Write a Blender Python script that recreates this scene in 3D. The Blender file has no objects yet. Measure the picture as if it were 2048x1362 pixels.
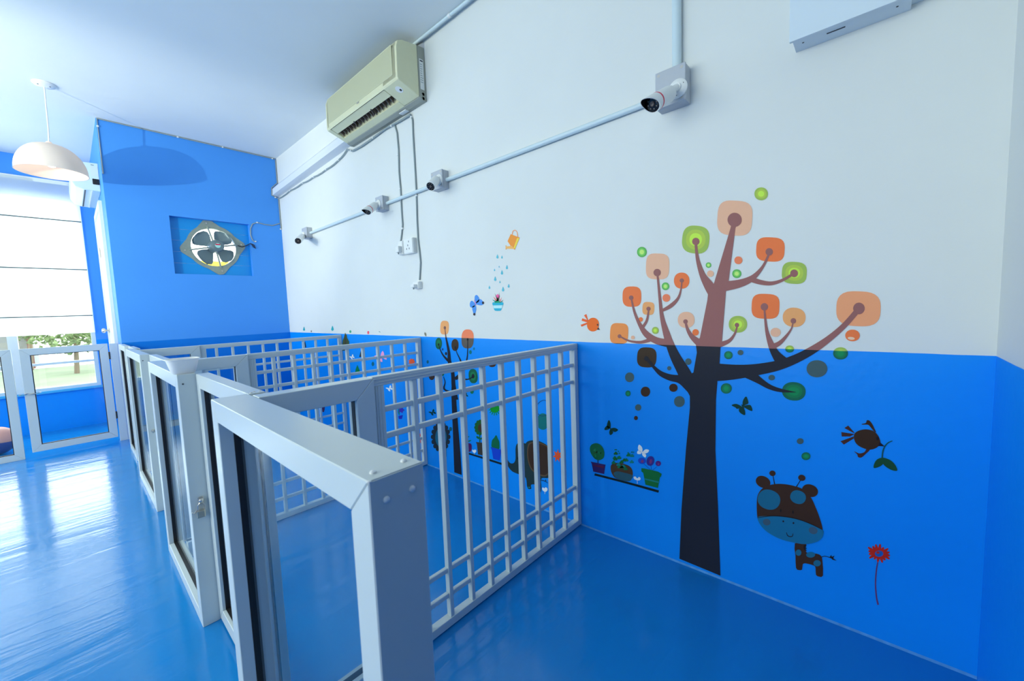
import bpy, bmesh, math, random
from mathutils import Vector, Matrix, geometry
random.seed(4)
D = bpy.data; S = bpy.context.scene; COL = S.collection

# ------------------------------------------------------------------ camera
FPX = 798.86; YAW, PITCH, ROLL = 0.8355463, -0.0810827, -0.0372089; CH = 1.15
def _basis():
    a, b, c = YAW, PITCH, ROLL
    fwd = Vector((math.sin(a)*math.cos(b), math.cos(a)*math.cos(b), math.sin(b)))
    right = Vector((math.cos(a), -math.sin(a), 0)); up = right.cross(fwd)
    r2 = math.cos(c)*right + math.sin(c)*up; u2 = -math.sin(c)*right + math.cos(c)*up
    return r2, u2, fwd
R_, U_, F_ = _basis()
cam = D.objects.new('camera', D.cameras.new('camera')); COL.objects.link(cam)
cam.matrix_world = Matrix(((R_.x, U_.x, -F_.x, 0), (R_.y, U_.y, -F_.y, 0), (R_.z, U_.z, -F_.z, CH), (0, 0, 0, 1)))
cam.data.sensor_width = 36; cam.data.lens = FPX/2048*36; cam.data.clip_start = .02
cam.data.dof.use_dof = True; cam.data.dof.focus_distance = 2.4; cam.data.dof.aperture_fstop = 7
S.camera = cam
# ------------------------------------------------------------------ world, lamps, exposure
S.view_settings.view_transform = 'Standard'; S.view_settings.look = 'None'
S.view_settings.gamma = 1; S.view_settings.use_curve_mapping = False
S.view_settings.exposure = 0.2
w = D.worlds.new('sky'); S.world = w; w.use_nodes = True
bg = w.node_tree.nodes['Background']; bg.inputs[0].default_value = (.97, 1, .93, 1); bg.inputs[1].default_value = 6.5
def area(name, loc, look, sx, sy, power, col):
    l = D.lights.new(name, 'AREA'); l.shape = 'RECTANGLE'; l.size = sx; l.size_y = sy; l.energy = power; l.color = col
    o = D.objects.new(name, l); COL.objects.link(o); o.location = loc
    o.rotation_euler = (Vector(look)-Vector(loc)).to_track_quat('-Z', 'Y').to_euler(); return o
LC = (.93, 1, .86)
area('daylight_side_window', (-3.05, 1.7, 1.75), (2, 1.7, 1.6), 2.4, 1.6, 68, LC)
area('daylight_side_window_far', (-3.05, 4.3, 1.75), (2, 4.3, 1.6), 2.4, 1.6, 62, LC)
fl = D.lights.new('flash_lamp', 'SPOT'); fl.spot_size = math.radians(72); fl.spot_blend = .7; fl.energy = 150; fl.color = (.97, 1, .86); fl.shadow_soft_size = .012
flo = D.objects.new('flash_lamp', fl); COL.objects.link(flo); flo.location = (-1.8, 3.15, 1.70)
flo.rotation_euler = (Vector((.75, 5.03, 2.45))-Vector((-1.8, 3.15, 1.70))).to_track_quat('-Z', 'Y').to_euler()

# ------------------------------------------------------------------ helpers
def at(ax, val, u, v):
    d = R_*((u-1024)/FPX) - U_*((v-681)/FPX) + F_
    o = Vector((0, 0, CH)); return o + d*((val-o[ax])/d[ax])
def lin(c):
    return tuple((x/255/12.92 if x/255 <= .04045 else ((x/255+.055)/1.055)**2.4) for x in c[:3])
def new_mat(name):
    m = D.materials.new(name); m.use_nodes = True; return m, m.node_tree, m.node_tree.nodes['Principled BSDF']
def mat(name, c, rough=.5, metal=0, spec=.5, emit=None, es=0, noise=0, nscale=20, bump=0, bscale=60, trans=None):
    m, nt, b = new_mat(name)
    b.inputs['Base Color'].default_value = (*c, 1); b.inputs['Roughness'].default_value = rough
    b.inputs['Metallic'].default_value = metal; b.inputs['Specular IOR Level'].default_value = spec
    if emit: b.inputs['Emission Color'].default_value = (*emit, 1); b.inputs['Emission Strength'].default_value = es
    tc = nt.nodes.new('ShaderNodeNewGeometry')
    if noise:
        n = nt.nodes.new('ShaderNodeTexNoise'); n.inputs['Scale'].default_value = nscale; n.inputs['Detail'].default_value = 3
        nt.links.new(tc.outputs['Position'], n.inputs['Vector'])
        mx = nt.nodes.new('ShaderNodeMix'); mx.data_type = 'RGBA'
        mx.inputs[6].default_value = (*[x*(1-noise) for x in c], 1); mx.inputs[7].default_value = (*[min(1, x*(1+noise)) for x in c], 1)
        nt.links.new(n.outputs['Fac'], mx.inputs[0]); nt.links.new(mx.outputs[2], b.inputs['Base Color'])
    if bump:
        n = nt.nodes.new('ShaderNodeTexNoise'); n.inputs['Scale'].default_value = bscale
        nt.links.new(tc.outputs['Position'], n.inputs['Vector'])
        bp = nt.nodes.new('ShaderNodeBump'); bp.inputs['Strength'].default_value = bump; bp.inputs['Distance'].default_value = .004
        nt.links.new(n.outputs['Fac'], bp.inputs['Height']); nt.links.new(bp.outputs[0], b.inputs['Normal'])
    return m
def tag(o, label=None, cat=None, group=None, kind=None):
    if label: o['label'] = label
    if cat: o['category'] = cat
    if group: o['group'] = group
    if kind: o['kind'] = kind
    return o
def empty(name, loc, label=None, cat=None, group=None):
    o = D.objects.new(name, None); COL.objects.link(o); o.location = loc; o.empty_display_size = .05
    return tag(o, label, cat, group)
class MB:
    def __init__(s): s.bm = bmesh.new()
    def quad(s, pts):
        return s.bm.faces.new([s.bm.verts.new(p) for p in pts])
    def box(s, x0, x1, y0, y1, z0, z1):
        v = [s.bm.verts.new((x, y, z)) for x in (x0, x1) for y in (y0, y1) for z in (z0, z1)]
        for f in ((0, 1, 3, 2), (4, 6, 7, 5), (0, 4, 5, 1), (2, 3, 7, 6), (0, 2, 6, 4), (1, 5, 7, 3)):
            s.bm.faces.new([v[i] for i in f])
        return s
    def prism(s, pts, vec):           # pts: list of 3D points in a plane, vec: extrusion
        vec = Vector(vec); a = [s.bm.verts.new(p) for p in pts]; b = [s.bm.verts.new(Vector(p)+vec) for p in pts]
        n = len(a); s.bm.faces.new(a); s.bm.faces.new(b[::-1])
        for i in range(n): s.bm.faces.new((a[(i+1) % n], a[i], b[i], b[(i+1) % n]))
        return s
    def tube(s, pts, r, n=10, caps=True):
        pts = [Vector(p) for p in pts]; rs = r if isinstance(r, (list, tuple)) else [r]*len(pts); rings = []
        a = None
        for i, p in enumerate(pts):
            t = (pts[min(i+1, len(pts)-1)] - pts[max(i-1, 0)])
            if t.length < 1e-9: t = Vector((0, 0, 1))
            t.normalize()
            if a is None: a = t.orthogonal()
            a = a-t*a.dot(t)
            if a.length < 1e-6: a = t.orthogonal()
            a.normalize(); b = t.cross(a)
            rings.append([s.bm.verts.new(p + (a*math.cos(2*math.pi*k/n) + b*math.sin(2*math.pi*k/n))*rs[i]) for k in range(n)])
        for i in range(len(rings)-1):
            for k in range(n):
                s.bm.faces.new((rings[i][k], rings[i][(k+1) % n], rings[i+1][(k+1) % n], rings[i+1][k]))
        if caps: s.bm.faces.new(rings[0][::-1]); s.bm.faces.new(rings[-1])
        return s
    def lathe(s, org, axis, prof, n=32, sq=None):   # prof: (r, h) along axis
        org = Vector(org); q = Vector(axis).normalized().to_track_quat('Z', 'Y'); rings = []
        for r, h in prof:
            ring = []
            for k in range(n):
                a = 2*math.pi*k/n; rr = r
                if sq: rr = r/((abs(math.cos(a))**sq + abs(math.sin(a))**sq)**(1/sq))
                ring.append(s.bm.verts.new(org + q @ Vector((rr*math.cos(a), rr*math.sin(a), h))))
            rings.append(ring)
        for i in range(len(rings)-1):
            for k in range(n):
                s.bm.faces.new((rings[i][k], rings[i][(k+1) % n], rings[i+1][(k+1) % n], rings[i+1][k]))
        if prof[0][0] > 0: s.bm.faces.new(rings[0][::-1])
        if prof[-1][0] > 0: s.bm.faces.new(rings[-1])
        return s
    def build(s, name, m, parent=None, smooth=False, bevel=0, seg=2):
        bmesh.ops.remove_doubles(s.bm, verts=s.bm.verts, dist=1e-6)
        bmesh.ops.recalc_face_normals(s.bm, faces=s.bm.faces)
        if bevel:
            ed = [e for e in s.bm.edges if len(e.link_faces) == 2 and e.calc_face_angle(0) > .5]
            bmesh.ops.bevel(s.bm, geom=ed, offset=bevel, segments=seg, affect='EDGES', profile=.6)
        me = D.meshes.new(name); s.bm.to_mesh(me); s.bm.free(); me.materials.append(m)
        if smooth:
            for p in me.polygons: p.use_smooth = True
            me.set_sharp_from_angle(angle=math.radians(35))
        o = D.objects.new(name, me); COL.objects.link(o)
        if parent is not None:
            o.parent = parent; root = parent
            off = Vector((0, 0, 0))
            while root is not None: off += Vector(root.location); root = root.parent
            if off.length: me.transform(Matrix.Translation(-off))
        return o
def struct(name, mb, m, **k):
    o = mb.build(name, m, **k); o['kind'] = 'structure'; return o

# ------------------------------------------------------------------ materials
XW, YB, YF, ZC, SZ = 1.719, 5.03, 6.60, 2.92, .967
def two_tone(name, up, lo, rough_up=.55, rough_lo=.36, mott=.05):
    m, nt, b = new_mat(name); N = nt.nodes; L = nt.links
    g = N.new('ShaderNodeNewGeometry'); sp = N.new('ShaderNodeSeparateXYZ'); L.new(g.outputs['Position'], sp.inputs[0])
    n = N.new('ShaderNodeTexNoise'); n.inputs['Scale'].default_value = 9; n.inputs['Detail'].default_value = 4; L.new(g.outputs['Position'], n.inputs['Vector'])
    e = N.new('ShaderNodeMath'); e.operation = 'MULTIPLY_ADD'; e.inputs[1].default_value = .003; L.new(n.outputs['Fac'], e.inputs[0]); L.new(sp.outputs['Z'], e.inputs[2])
    gt = N.new('ShaderNodeMath'); gt.operation = 'GREATER_THAN'; gt.inputs[1].default_value = SZ+.0015; L.new(e.outputs[0], gt.inputs[0])
    mx = N.new('ShaderNodeMix'); mx.data_type = 'RGBA'; mx.inputs[6].default_value = (*lo, 1); mx.inputs[7].default_value = (*up, 1); L.new(gt.outputs[0], mx.inputs[0])
    n2 = N.new('ShaderNodeTexNoise'); n2.inputs['Scale'].default_value = 2.2; n2.inputs['Detail'].default_value = 5; L.new(g.outputs['Position'], n2.inputs['Vector'])
    mr = N.new('ShaderNodeMapRange'); mr.inputs[3].default_value = 1-mott; mr.inputs[4].default_value = 1+mott; L.new(n2.outputs['Fac'], mr.inputs[0])
    mu = N.new('ShaderNodeMix'); mu.data_type = 'RGBA'; mu.blend_type = 'MULTIPLY'; mu.inputs[0].default_value = 1; L.new(mx.outputs[2], mu.inputs[6]); L.new(mr.outputs[0], mu.inputs[7])
    L.new(mu.outputs[2], b.inputs['Base Color']); b.inputs['Specular IOR Level'].default_value = .3
    r = N.new('ShaderNodeMapRange'); r.inputs[3].default_value = rough_lo; r.inputs[4].default_value = rough_up; L.new(gt.outputs[0], r.inputs[0]); L.new(r.outputs[0], b.inputs['Roughness'])
    n3 = N.new('ShaderNodeTexNoise'); n3.inputs['Scale'].default_value = 35; n3.inputs['Detail'].default_value = 4; L.new(g.outputs['Position'], n3.inputs['Vector'])
    bp = N.new('ShaderNodeBump'); bp.inputs['Strength'].default_value = .18; bp.inputs['Distance'].default_value = .004; L.new(n3.outputs['Fac'], bp.inputs['Height']); L.new(bp.outputs[0], b.inputs['Normal'])
    return m
BLUE_LO = (.001, .285, .95)
BLUE_UP = (.062, .30, .84)
M_wallw = two_tone('white_over_blue_paint', (.745, .77, .77), BLUE_LO)
M_wallb = two_tone('pale_blue_over_blue_paint', BLUE_UP, (.0015, .18, .68))
M_ceil = mat('ceiling_paint', (.77, .81, .83), .7, noise=.03, nscale=3)
M_white = mat('white_gloss_paint', (.78, .8, .8), .35)
M_alu = mat('powder_coated_white_aluminium', (.60, .66, .67), .28, noise=.02, nscale=6)
M_black = mat('black_rubber', (.012, .01, .01), .5)
M_pvc = mat('white_plastic', (.80, .82, .83), .35)
M_grey = mat('grey_plastic', (.47, .50, .56), .45)
M_cable = mat('grey_cable', (.28, .34, .36), .5)
M_dcable = mat('black_cable', (.02, .02, .03), .5)
M_steel = mat('worn_steel', (.62, .58, .52), .3, metal=.9)
M_cream = mat('aged_cream_plastic', (.72, .71, .48), .42, noise=.03, nscale=30)
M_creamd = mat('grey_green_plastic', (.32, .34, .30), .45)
M_creamg = mat('pale_grille_plastic', (.66, .66, .46), .5)
M_brown = mat('dark_brown_louver', (.05, .035, .03), .5)
M_lens = mat('camera_lens_black', (.012, .01, .01), .12)
M_red = mat('red_ring', (.62, .0, .05), .4)
M_paper = mat('white_paper', (.8, .82, .82), .6)
M_ink = mat('printed_ink', (.04, .05, .07), .6)
def floor_mat():
    m, nt, b = new_mat('blue_epoxy_floor'); N = nt.nodes; L = nt.links
    g = N.new('ShaderNodeNewGeometry')
    mp = N.new('ShaderNodeMapping'); mp.inputs['Rotation'].default_value = (0, 0, math.radians(35)); mp.inputs['Scale'].default_value = (1, 7, 1); L.new(g.outputs['Position'], mp.inputs[0])
    n = N.new('ShaderNodeTexNoise'); n.inputs['Scale'].default_value = 1.6; n.inputs['Detail'].default_value = 6; n.inputs['Distortion'].default_value = .5; L.new(mp.outputs[0], n.inputs['Vector'])
    n2 = N.new('ShaderNodeTexNoise'); n2.inputs['Scale'].default_value = 1.3; n2.inputs['Detail'].default_value = 4; L.new(g.outputs['Position'], n2.inputs['Vector'])
    mx = N.new('ShaderNodeMix'); mx.data_type = 'RGBA'; mx.inputs[6].default_value = (.006, .20, .56, 1); mx.inputs[7].default_value = (.008, .25, .66, 1); L.new(n2.outputs['Fac'], mx.inputs[0]); L.new(mx.outputs[2], b.inputs['Base Color'])
    r = N.new('ShaderNodeMapRange'); r.inputs[3].default_value = .05; r.inputs[4].default_value = .22; L.new(n.outputs['Fac'], r.inputs[0]); L.new(r.outputs[0], b.inputs['Roughness'])
    b.inputs['Specular IOR Level'].default_value = .5
    n3 = N.new('ShaderNodeTexNoise'); n3.inputs['Scale'].default_value = 60; n3.inputs['Detail'].default_value = 2; L.new(g.outputs['Position'], n3.inputs['Vector'])
    ad = N.new('ShaderNodeMath'); ad.operation = 'MULTIPLY_ADD'; ad.inputs[1].default_value = .05; L.new(n3.outputs['Fac'], ad.inputs[0]); L.new(n.outputs['Fac'], ad.inputs[2])
    bp = N.new('ShaderNodeBump'); bp.inputs['Strength'].default_value = .6; bp.inputs['Distance'].default_value = .006; L.new(ad.outputs[0], bp.inputs['Height']); L.new(bp.outputs[0], b.inputs['Normal'])
    return m
M_floor = floor_mat()
def glass_mat(name, tint):
    m = D.materials.new(name); m.use_nodes = True; nt = m.node_tree; N = nt.nodes; L = nt.links; N.clear()
    o = N.new('ShaderNodeOutputMaterial'); t = N.new('ShaderNodeBsdfTransparent'); t.inputs[0].default_value = (*tint, 1)
    g = N.new('ShaderNodeBsdfGlossy'); g.inputs['Roughness'].default_value = .02
    lw = N.new('ShaderNodeLayerWeight'); lw.inputs[0].default_value = .5; x = N.new('ShaderNodeMixShader')
    pw = N.new('ShaderNodeMath'); pw.operation = 'POWER'; pw.inputs[1].default_value = 5; L.new(lw.outputs['Facing'], pw.inputs[0])
    f = N.new('ShaderNodeMath'); f.operation = 'MULTIPLY_ADD'; f.inputs[1].default_value = .35; f.inputs[2].default_value = .03; L.new(pw.outputs[0], f.inputs[0])
    L.new(f.outputs[0], x.inputs[0]); L.new(t.outputs[0], x.inputs[1]); L.new(g.outputs[0], x.inputs[2]); L.new(x.outputs[0], o.inputs[0]); return m
M_glass = glass_mat('clear_glass', (.95, .98, .99))
def trans_mat(name, c, k, rough=.8):
    m = D.materials.new(name); m.use_nodes = True; nt = m.node_tree; N = nt.nodes; L = nt.links; N.clear()
    o = N.new('ShaderNodeOutputMaterial'); t = N.new('ShaderNodeBsdfTranslucent'); t.inputs[0].default_value = (*c, 1)
    d = N.new('ShaderNodeBsdfDiffuse'); d.inputs[0].default_value = (*c, 1); x = N.new('ShaderNodeMixShader'); x.inputs[0].default_value = k
    L.new(d.outputs[0], x.inputs[1]); L.new(t.outputs[0], x.inputs[2]); L.new(x.outputs[0], o.inputs[0]); return m
M_blind = trans_mat('sheer_blind_fabric', (.84, .88, .88), .6)
M_shade = trans_mat('opal_lamp_shade', (.86, .79, .74), .28)

# ------------------------------------------------------------------ room shell
XL, YN = -3.2, -.26
struct('floor', MB().box(XL, XW+.0, YN, YF, -.1, 0), M_floor)
struct('ceiling', MB().box(XL-.1, XW+.1, YN-.1, YF+.1, ZC, ZC+.1), M_ceil)
struct('wall_right', MB().box(XW, XW+.12, YN-.12, YB+.12, -.1, ZC), M_wallw)
struct('wall_near', MB().box(XL, XW, YN-.12, YN, -.1, ZC), M_wallw)
struct('wall_left', MB().box(XL-.12, XL, YN-.12, YF+.12, -.1, ZC), M_wallw)
# wall with the exhaust fan: a rectangle is left open for the recess
FX0, FX1, FZ0, FZ1 = .735, 1.40, 1.603, 2.155
b = MB()
b.box(.31, FX0, YB, YB+.12, 0, ZC).box(FX1, XW, YB, YB+.12, 0, ZC).box(FX0, FX1, YB, YB+.12, 0, FZ0).box(FX0, FX1, YB, YB+.12, FZ1, ZC)
wall_fan = struct('wall_back', b, M_wallb)
struct('wall_side', MB().box(.31, .43, YB+.12, YF+.12, 0, ZC), M_wallb)
# window wall
WX0, WX1, WZ0, WZ1 = -2.45, .20, .44, 2.53
b = MB()
b.box(XL, WX0, YF, YF+.15, 0, ZC).box(WX1, .31, YF, YF+.15, 0, ZC).box(WX0, WX1, YF, YF+.15, 0, WZ0).box(WX0, WX1, YF, YF+.15, WZ1, ZC)
struct('wall_window', b, two_tone('window_wall_paint', BLUE_UP, BLUE_LO))
# floor edge bead along the right wall (scuffed paint line)
M_bead = mat('scuffed_blue_bead', (.06, .30, .72), .5, noise=.5, nscale=25)
struct('baseboard_right', MB().prism([(XW, YN, 0), (XW, YN, .006), (XW-.006, YN, 0)], (0, YB-YN, 0)), M_bead)
# plaster ledge running to the air conditioner
struct('trim_1', MB().prism([(XW, YB, 2.645), (1.655, YB, 2.575), (1.650, YB, 2.506), (XW, YB, 2.496)], (0, 3.20-YB, .066)), mat('ledge_paint', (.72, .76, .82), .5))

# window_1 : frame, mullions, transoms, panes, sill
M_wf = mat('window_frame_white', (.70, .75, .78), .35)
win = empty('window_1', (-1.1, YF+.05, WZ0)); win['kind'] = 'structure'
xs = [WX0, -1.78, -1.09, -.40, WX1]
fy0, fy1 = YF+.02, YF+.08
b = MB(); b.box(WX0, WX1, fy0, fy1, WZ0, WZ0+.035).box(WX0, WX1, fy0, fy1, WZ1-.035, WZ1)
b.box(WX0, WX0+.035, fy0, fy1, WZ0+.035, WZ1-.035).box(WX1-.035, WX1, fy0, fy1, WZ0+.035, WZ1-.035); b.build('window_frame', M_wf, win)
for x in xs[1:-1]: MB().box(x-.035, x+.035, fy0-.005, fy1, WZ0+.035, WZ1-.035).build('mullion', M_wf, win)
for i in range(4):
    MB().box(xs[i]+.03, xs[i+1]-.03, fy0+.01, fy1-.01, .72, .745).build('transom', M_wf, win)
    MB().box(xs[i]+.03, xs[i+1]-.03, YF+.05, YF+.055, WZ0+.03, WZ1-.03).build('window_pane', M_glass, win)
MB().box(WX0-.03, WX1+.03, YF-.025, YF-.0005, WZ0-.022, WZ0+.003).build('window_sill', mat('sill_paint', (.05, .42, .80), .35), win)

# unseen door added behind the camera to darken bounce on the near fence post
d2 = empty('added_dark_door', (0, YN, 0)); d2['kind'] = 'structure'
MB().box(-.80, .85, YN, YN+.03, .01, 2.15).build('door_leaf', mat('added_door_blue', (.015, .09, .26), .5), d2)
MB().lathe((-.70, YN+.03, 1.0), (0, 1, 0), [(.022, 0), (.022, .006), (.009, .008), (.009, .02), (.022, .028), (.022, .04), (0, .05)], 16).build('door_knob', M_steel, d2, smooth=True)

# roller blind with battens, in front of the window
bl = empty('roman_blind', (-.8, YF-.05, 1.04), 'sheer white roman blind with thin cross battens covering the bright window', 'blind')
b = MB(); zs = [2.69, 2.52, 2.28, 2.02, 1.755, 1.5, 1.245, 1.05]
N_ = 36
vv = []
for z in zs:
    vv.append([b.bm.verts.new((-2.3+2.50*i/N_, YF-.03-.004*math.sin(i*.9)-(.004 if z in (2.02, 1.5) else 0), z)) for i in range(N_+1)])
for j in range(len(zs)-1):
    for i in range(N_): b.bm.faces.new((vv[j][i], vv[j][i+1], vv[j+1][i+1], vv[j+1][i]))
b.build('blind_fabric', M_blind, bl, smooth=True)
M_bat = mat('blind_batten', (.10, .14, .15), .6)
for z in (2.28, 1.755, 1.245): MB().box(-2.3, .195, YF-.046, YF-.038, z-.008, z+.004).build('batten', M_bat, bl)
MB().box(-2.3, .2, YF-.03, YF-.002, 2.66, 2.70).build('head_rail', M_pvc, bl)

# door_1 in the side wall
dr = empty('door_1', (.31, 5.85, 0)); dr['kind'] = 'structure'
MB().box(.297, .3105, 5.47, 6.24, .01, 2.24).build('door_leaf', M_white, dr)
b = MB(); b.box(.286, .3101, 5.42, 5.47, 0, 2.30).box(.286, .3101, 6.24, 6.29, 0, 2.30).box(.286, .3101, 5.47, 6.24, 2.24, 2.30)
b.build('door_frame', M_white, dr)
k = MB().lathe((.297, 6.16, 1.07), (-1, 0, 0), [(.024, -.001), (.024, .006), (.009, .008), (.009, .028), (.022, .034), (.026, .045), (.020, .058), (0, .062)], 20).build('door_knob', M_steel, dr, smooth=True)
MB().box(.288, .297, 6.12, 6.15, 1.85, 1.95).build('door_bolt', M_steel, dr, bevel=.002)

# ------------------------------------------------------------------ glazed and barred panels
def framed(name, label, cat, axis, a0, a1, c0, c1, z0, z1, wd, group=None, glazed=True, wz=None, open0=False, wzb=None):
    """frame of four mitred members; axis: direction it runs along ('x' or 'y'); c0..c1 its thickness"""
    wz = wz or wd
    mid = (a0+a1)/2; cm = (c0+c1)/2
    root = empty(name, (cm, mid, z0) if axis == 'y' else (mid, cm, z0), label, cat, group)
    def P(a, c, z): return (c, a, z) if axis == 'y' else (a, c, z)
    vec = (c1-c0, 0, 0) if axis == 'y' else (0, c1-c0, 0); g = .0005
    wb = wzb or wz
    L0 = a0 if open0 else a0+wd
    MB().prism([P(a0+g, c0, z1), P(a1-g, c0, z1), P(a1-wd-g, c0, z1-wz), P(L0+g, c0, z1-wz)], vec).build('top_rail', M_alu, root, bevel=.0015, seg=1)
    MB().prism([P(a0+g, c0, z0), P(L0+g, c0, z0+wb), P(a1-wd-g, c0, z0+wb), P(a1-g, c0, z0)], vec).build('bottom_rail', M_alu, root, bevel=.0015, seg=1)
    if not open0: MB().prism([P(a0, c0, z0), P(a0, c0, z1), P(a0+wd, c0, z1-wz), P(a0+wd, c0, z0+wb)], vec).build('stile', M_alu, root, bevel=.0015, seg=1)
    MB().prism([P(a1, c0, z0), P(a1-wd, c0, z0+wb), P(a1-wd, c0, z1-wz), P(a1, c0, z1)], vec).build('stile', M_alu, root, bevel=.0015, seg=1)
    if glazed:
        i0, i1, j0, j1 = L0, a1-wd, z0+wb, z1-wz; t = .0095 if c1-c0 > .032 else .012; q = .0015 if c1-c0 > .032 else .005
        def B(mb, A0, A1, C0, C1, Z0, Z1):
            return mb.box(C0, C1, A0, A1, Z0, Z1) if axis == 'y' else mb.box(A0, A1, C0, C1, Z0, Z1)
        m = MB(); B(m, i0-.001, i0+q, cm-t, cm+t, j0, j1); B(m, i1-q, i1+.001, cm-t, cm+t, j0, j1)
        B(m, i0, i1, cm-t, cm+t, j0-.001, j0+q); B(m, i0, i1, cm-t, cm+t, j1-q, j1+.001)
        m.build('gasket', M_black, root)
        m = MB(); B(m, i0, i1, cm-.0025, cm+.0025, j0, j1); m.build('glass', M_glass, root)
    return root
ZT = .957
p1 = framed('glass_panel', 'nearest glass panel of the aisle fence, its end post studded with white screw caps', 'glass panel', 'y', .425, 1.185, .215, .291, 0, ZT, .05)
for (x, y, z, ax) in ((.236, .425, .928, (0, -1, 0)), (.272, .425, .928, (0, -1, 0)), (.232, .445, ZT, (0, 0, 1)), (.276, .447, ZT, (0, 0, 1))):
    MB().lathe((x, y, z), ax, [(.0042, 0), (.004, .0018), (.0025, .003), (0, .0034)], 12).build('screw_cap', M_pvc, p1, smooth=True)
MB().lathe((.2165, .4265, ZT-.001), (0, 0, 1), [(.003, 0), (.003, .001), (0, .002)], 10).build('screw_cap', M_pvc, p1)
g2 = framed('stall_gate', 'glass gate of the nearest stall, between the near fence panel and the tub post', 'gate', 'y', 1.19, 1.825, .295, .335, .012, ZT-.003, .05)
p3 = framed('glass_panel', 'glass panel carrying the white tub and a padlock on its near post', 'glass panel', 'y', 1.83, 2.60, .242, .297, 0, ZT, .05)
g4 = framed('stall_gate', 'glass gate of the middle stall, beyond the panel with the tub', 'gate', 'y', 2.605, 3.175, .305, .340, .012, ZT-.003, .05)
p5 = framed('glass_panel', 'glass panel of the middle stall front, with a small rusty latch', 'glass panel', 'y', 3.18, 4.05, .264, .310, 0, ZT, .05)
g6 = framed('stall_gate', 'glass gate of the farthest stall', 'gate', 'y', 4.055, 4.495, .312, .345, .012, ZT-.003, .045)
p7 = framed('glass_panel', 'short glass panel joining the aisle fence to the blue fan wall', 'glass panel', 'y', 4.50, YB-.002, .288, .325, 0, ZT, .045)
for p, (cx, cy) in ((p3, (.269, 1.85)), (p5, (.288, 3.20))):
    MB().lathe((cx-.012, cy-.02, ZT-.035), (0, -1, 0), [(.003, 0), (.003, .001), (0, .0015)], 10).build('screw', M_ink, p)
# screws lying in the rail joint of the near gate
for dx, dy in ((0, 0), (.012, -.006), (-.010, -.012)):
    MB().lathe((.315+dx, 1.215+dy, ZT-.003), (0, 0, 1), [(.0035, 0), (.003, .001), (0, .0018)], 10).build('screw', M_steel, g2)

def partition(y, x0, xg, near, ord_):
    """glazed piece from the aisle to xg, barred piece from xg to the right wall"""
    t = .05
    framed('glass_panel', f'glass panel beside the aisle in the {ord_} cross partition', 'glass panel', 'x', x0, xg, y-.022, y+.028, 0, ZT+.001, .056, open0=True, wzb=.075)
    root = empty('grid_panel', ((xg+XW)/2, y, 0), f'white barred metal panel of the {ord_} cross partition, meeting the right wall', 'barred panel')
    c0, c1 = y-.008, y+.022; w_ = .03; a0, a1 = xg+.001, XW-.002
    z0, z1 = .006, .959
    MB().box(a0, a1, c0, c1, z1-w_, z1).build('top_rail', M_alu, root, bevel=.002)
    MB().box(a0, a1, c0, c1, z0, z0+w_).build('bottom_rail', M_alu, root, bevel=.002)
    MB().box(a0, a0+.038, c0, c1, z0+w_, z1-w_).build('stile', M_alu, root, bevel=.002)
    MB().box(a1-w_, a1, c0, c1, z0+w_, z1-w_).build('stile', M_alu, root, bevel=.002)
    for r0 in (a0+.010, a0+.018, a0+.028):   # extrusion ribs on the stile and the rail
        MB().box(r0-.0012, r0+.0012, c0-.0016, c0, z0+w_, z1-w_).build('rib', M_alu, root)
    for rz in (z1-.009, z1-.019):
        MB().box(a0, a1, c0-.0016, c0, rz-.0012, rz+.0012).build('rib', M_alu, root)
    s0, s1 = a0+.038, a1-w_
    n = 9; sp = (1.588-.745)/8; off = .745
    bars = [off+sp*i for i in range(n)]
    bars = [x for x in bars if s0+.03 < x < s1-.03]
    for x in bars:
        MB().box(x-.0085, x+.0085, c0+.003, c1-.004, z0+w_-.002, z1-w_+.002).build('bar', M_alu, root, bevel=.0035)
    for z in (.851, .766, .213, .118):
        MB().box(s0-.002, s1+.002, c0+.0085, c1-.0055, z-.009, z+.009).build('crossbar', M_alu, root, bevel=.0035)
    return root
partition(1.115, .2915, .592, 1, 'nearest')
partition(2.46, .2975, .618, 2, 'middle')
partition(3.73, .3105, .640, 3, 'farthest')

# latch with padlock on panel 3, latch on panel 5
lt = empty('padlock', (.272, 1.828, .46), 'old steel padlock and latch hanging on the near face of the tub post', 'padlock')
MB().box(.265, .281, 1.824, 1.8305, .470, .498).build('hasp_plate', M_steel, lt, bevel=.002)
MB().lathe((.273, 1.824, .486), (0, -1, 0), [(.008, 0), (.008, .006), (.004, .010), (0, .011)], 14).build('rivet', M_steel, lt, smooth=True)
MB().tube([(.262, 1.820, .452), (.262, 1.818, .470), (.268, 1.817, .479), (.276, 1.818, .477), (.281, 1.820, .467), (.281, 1.820, .450)], .0028, 8).build('shackle', M_steel, lt, smooth=True)
MB().box(.256, .282, 1.812, 1.826, .424, .452).build('lock_body', mat('brassy_steel', (.55, .50, .40), .3, metal=.8), lt, bevel=.004)
MB().tube([(.258, 1.820, .455), (.248, 1.818, .445), (.243, 1.816, .452)], .002, 6).build('wire', M_steel, lt)
lt = empty('latch', (.288, 3.178, .50), 'small rusty latch on the post between the near and middle stalls', 'latch')
MB().box(.278, .300, 3.172, 3.1805, .492, .506).build('latch_plate', M_steel, lt, bevel=.002)
MB().tube([(.288, 3.166, .506), (.282, 3.162, .499), (.286, 3.164, .488)], .003, 6).build('latch_ring', M_steel, lt)
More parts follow.
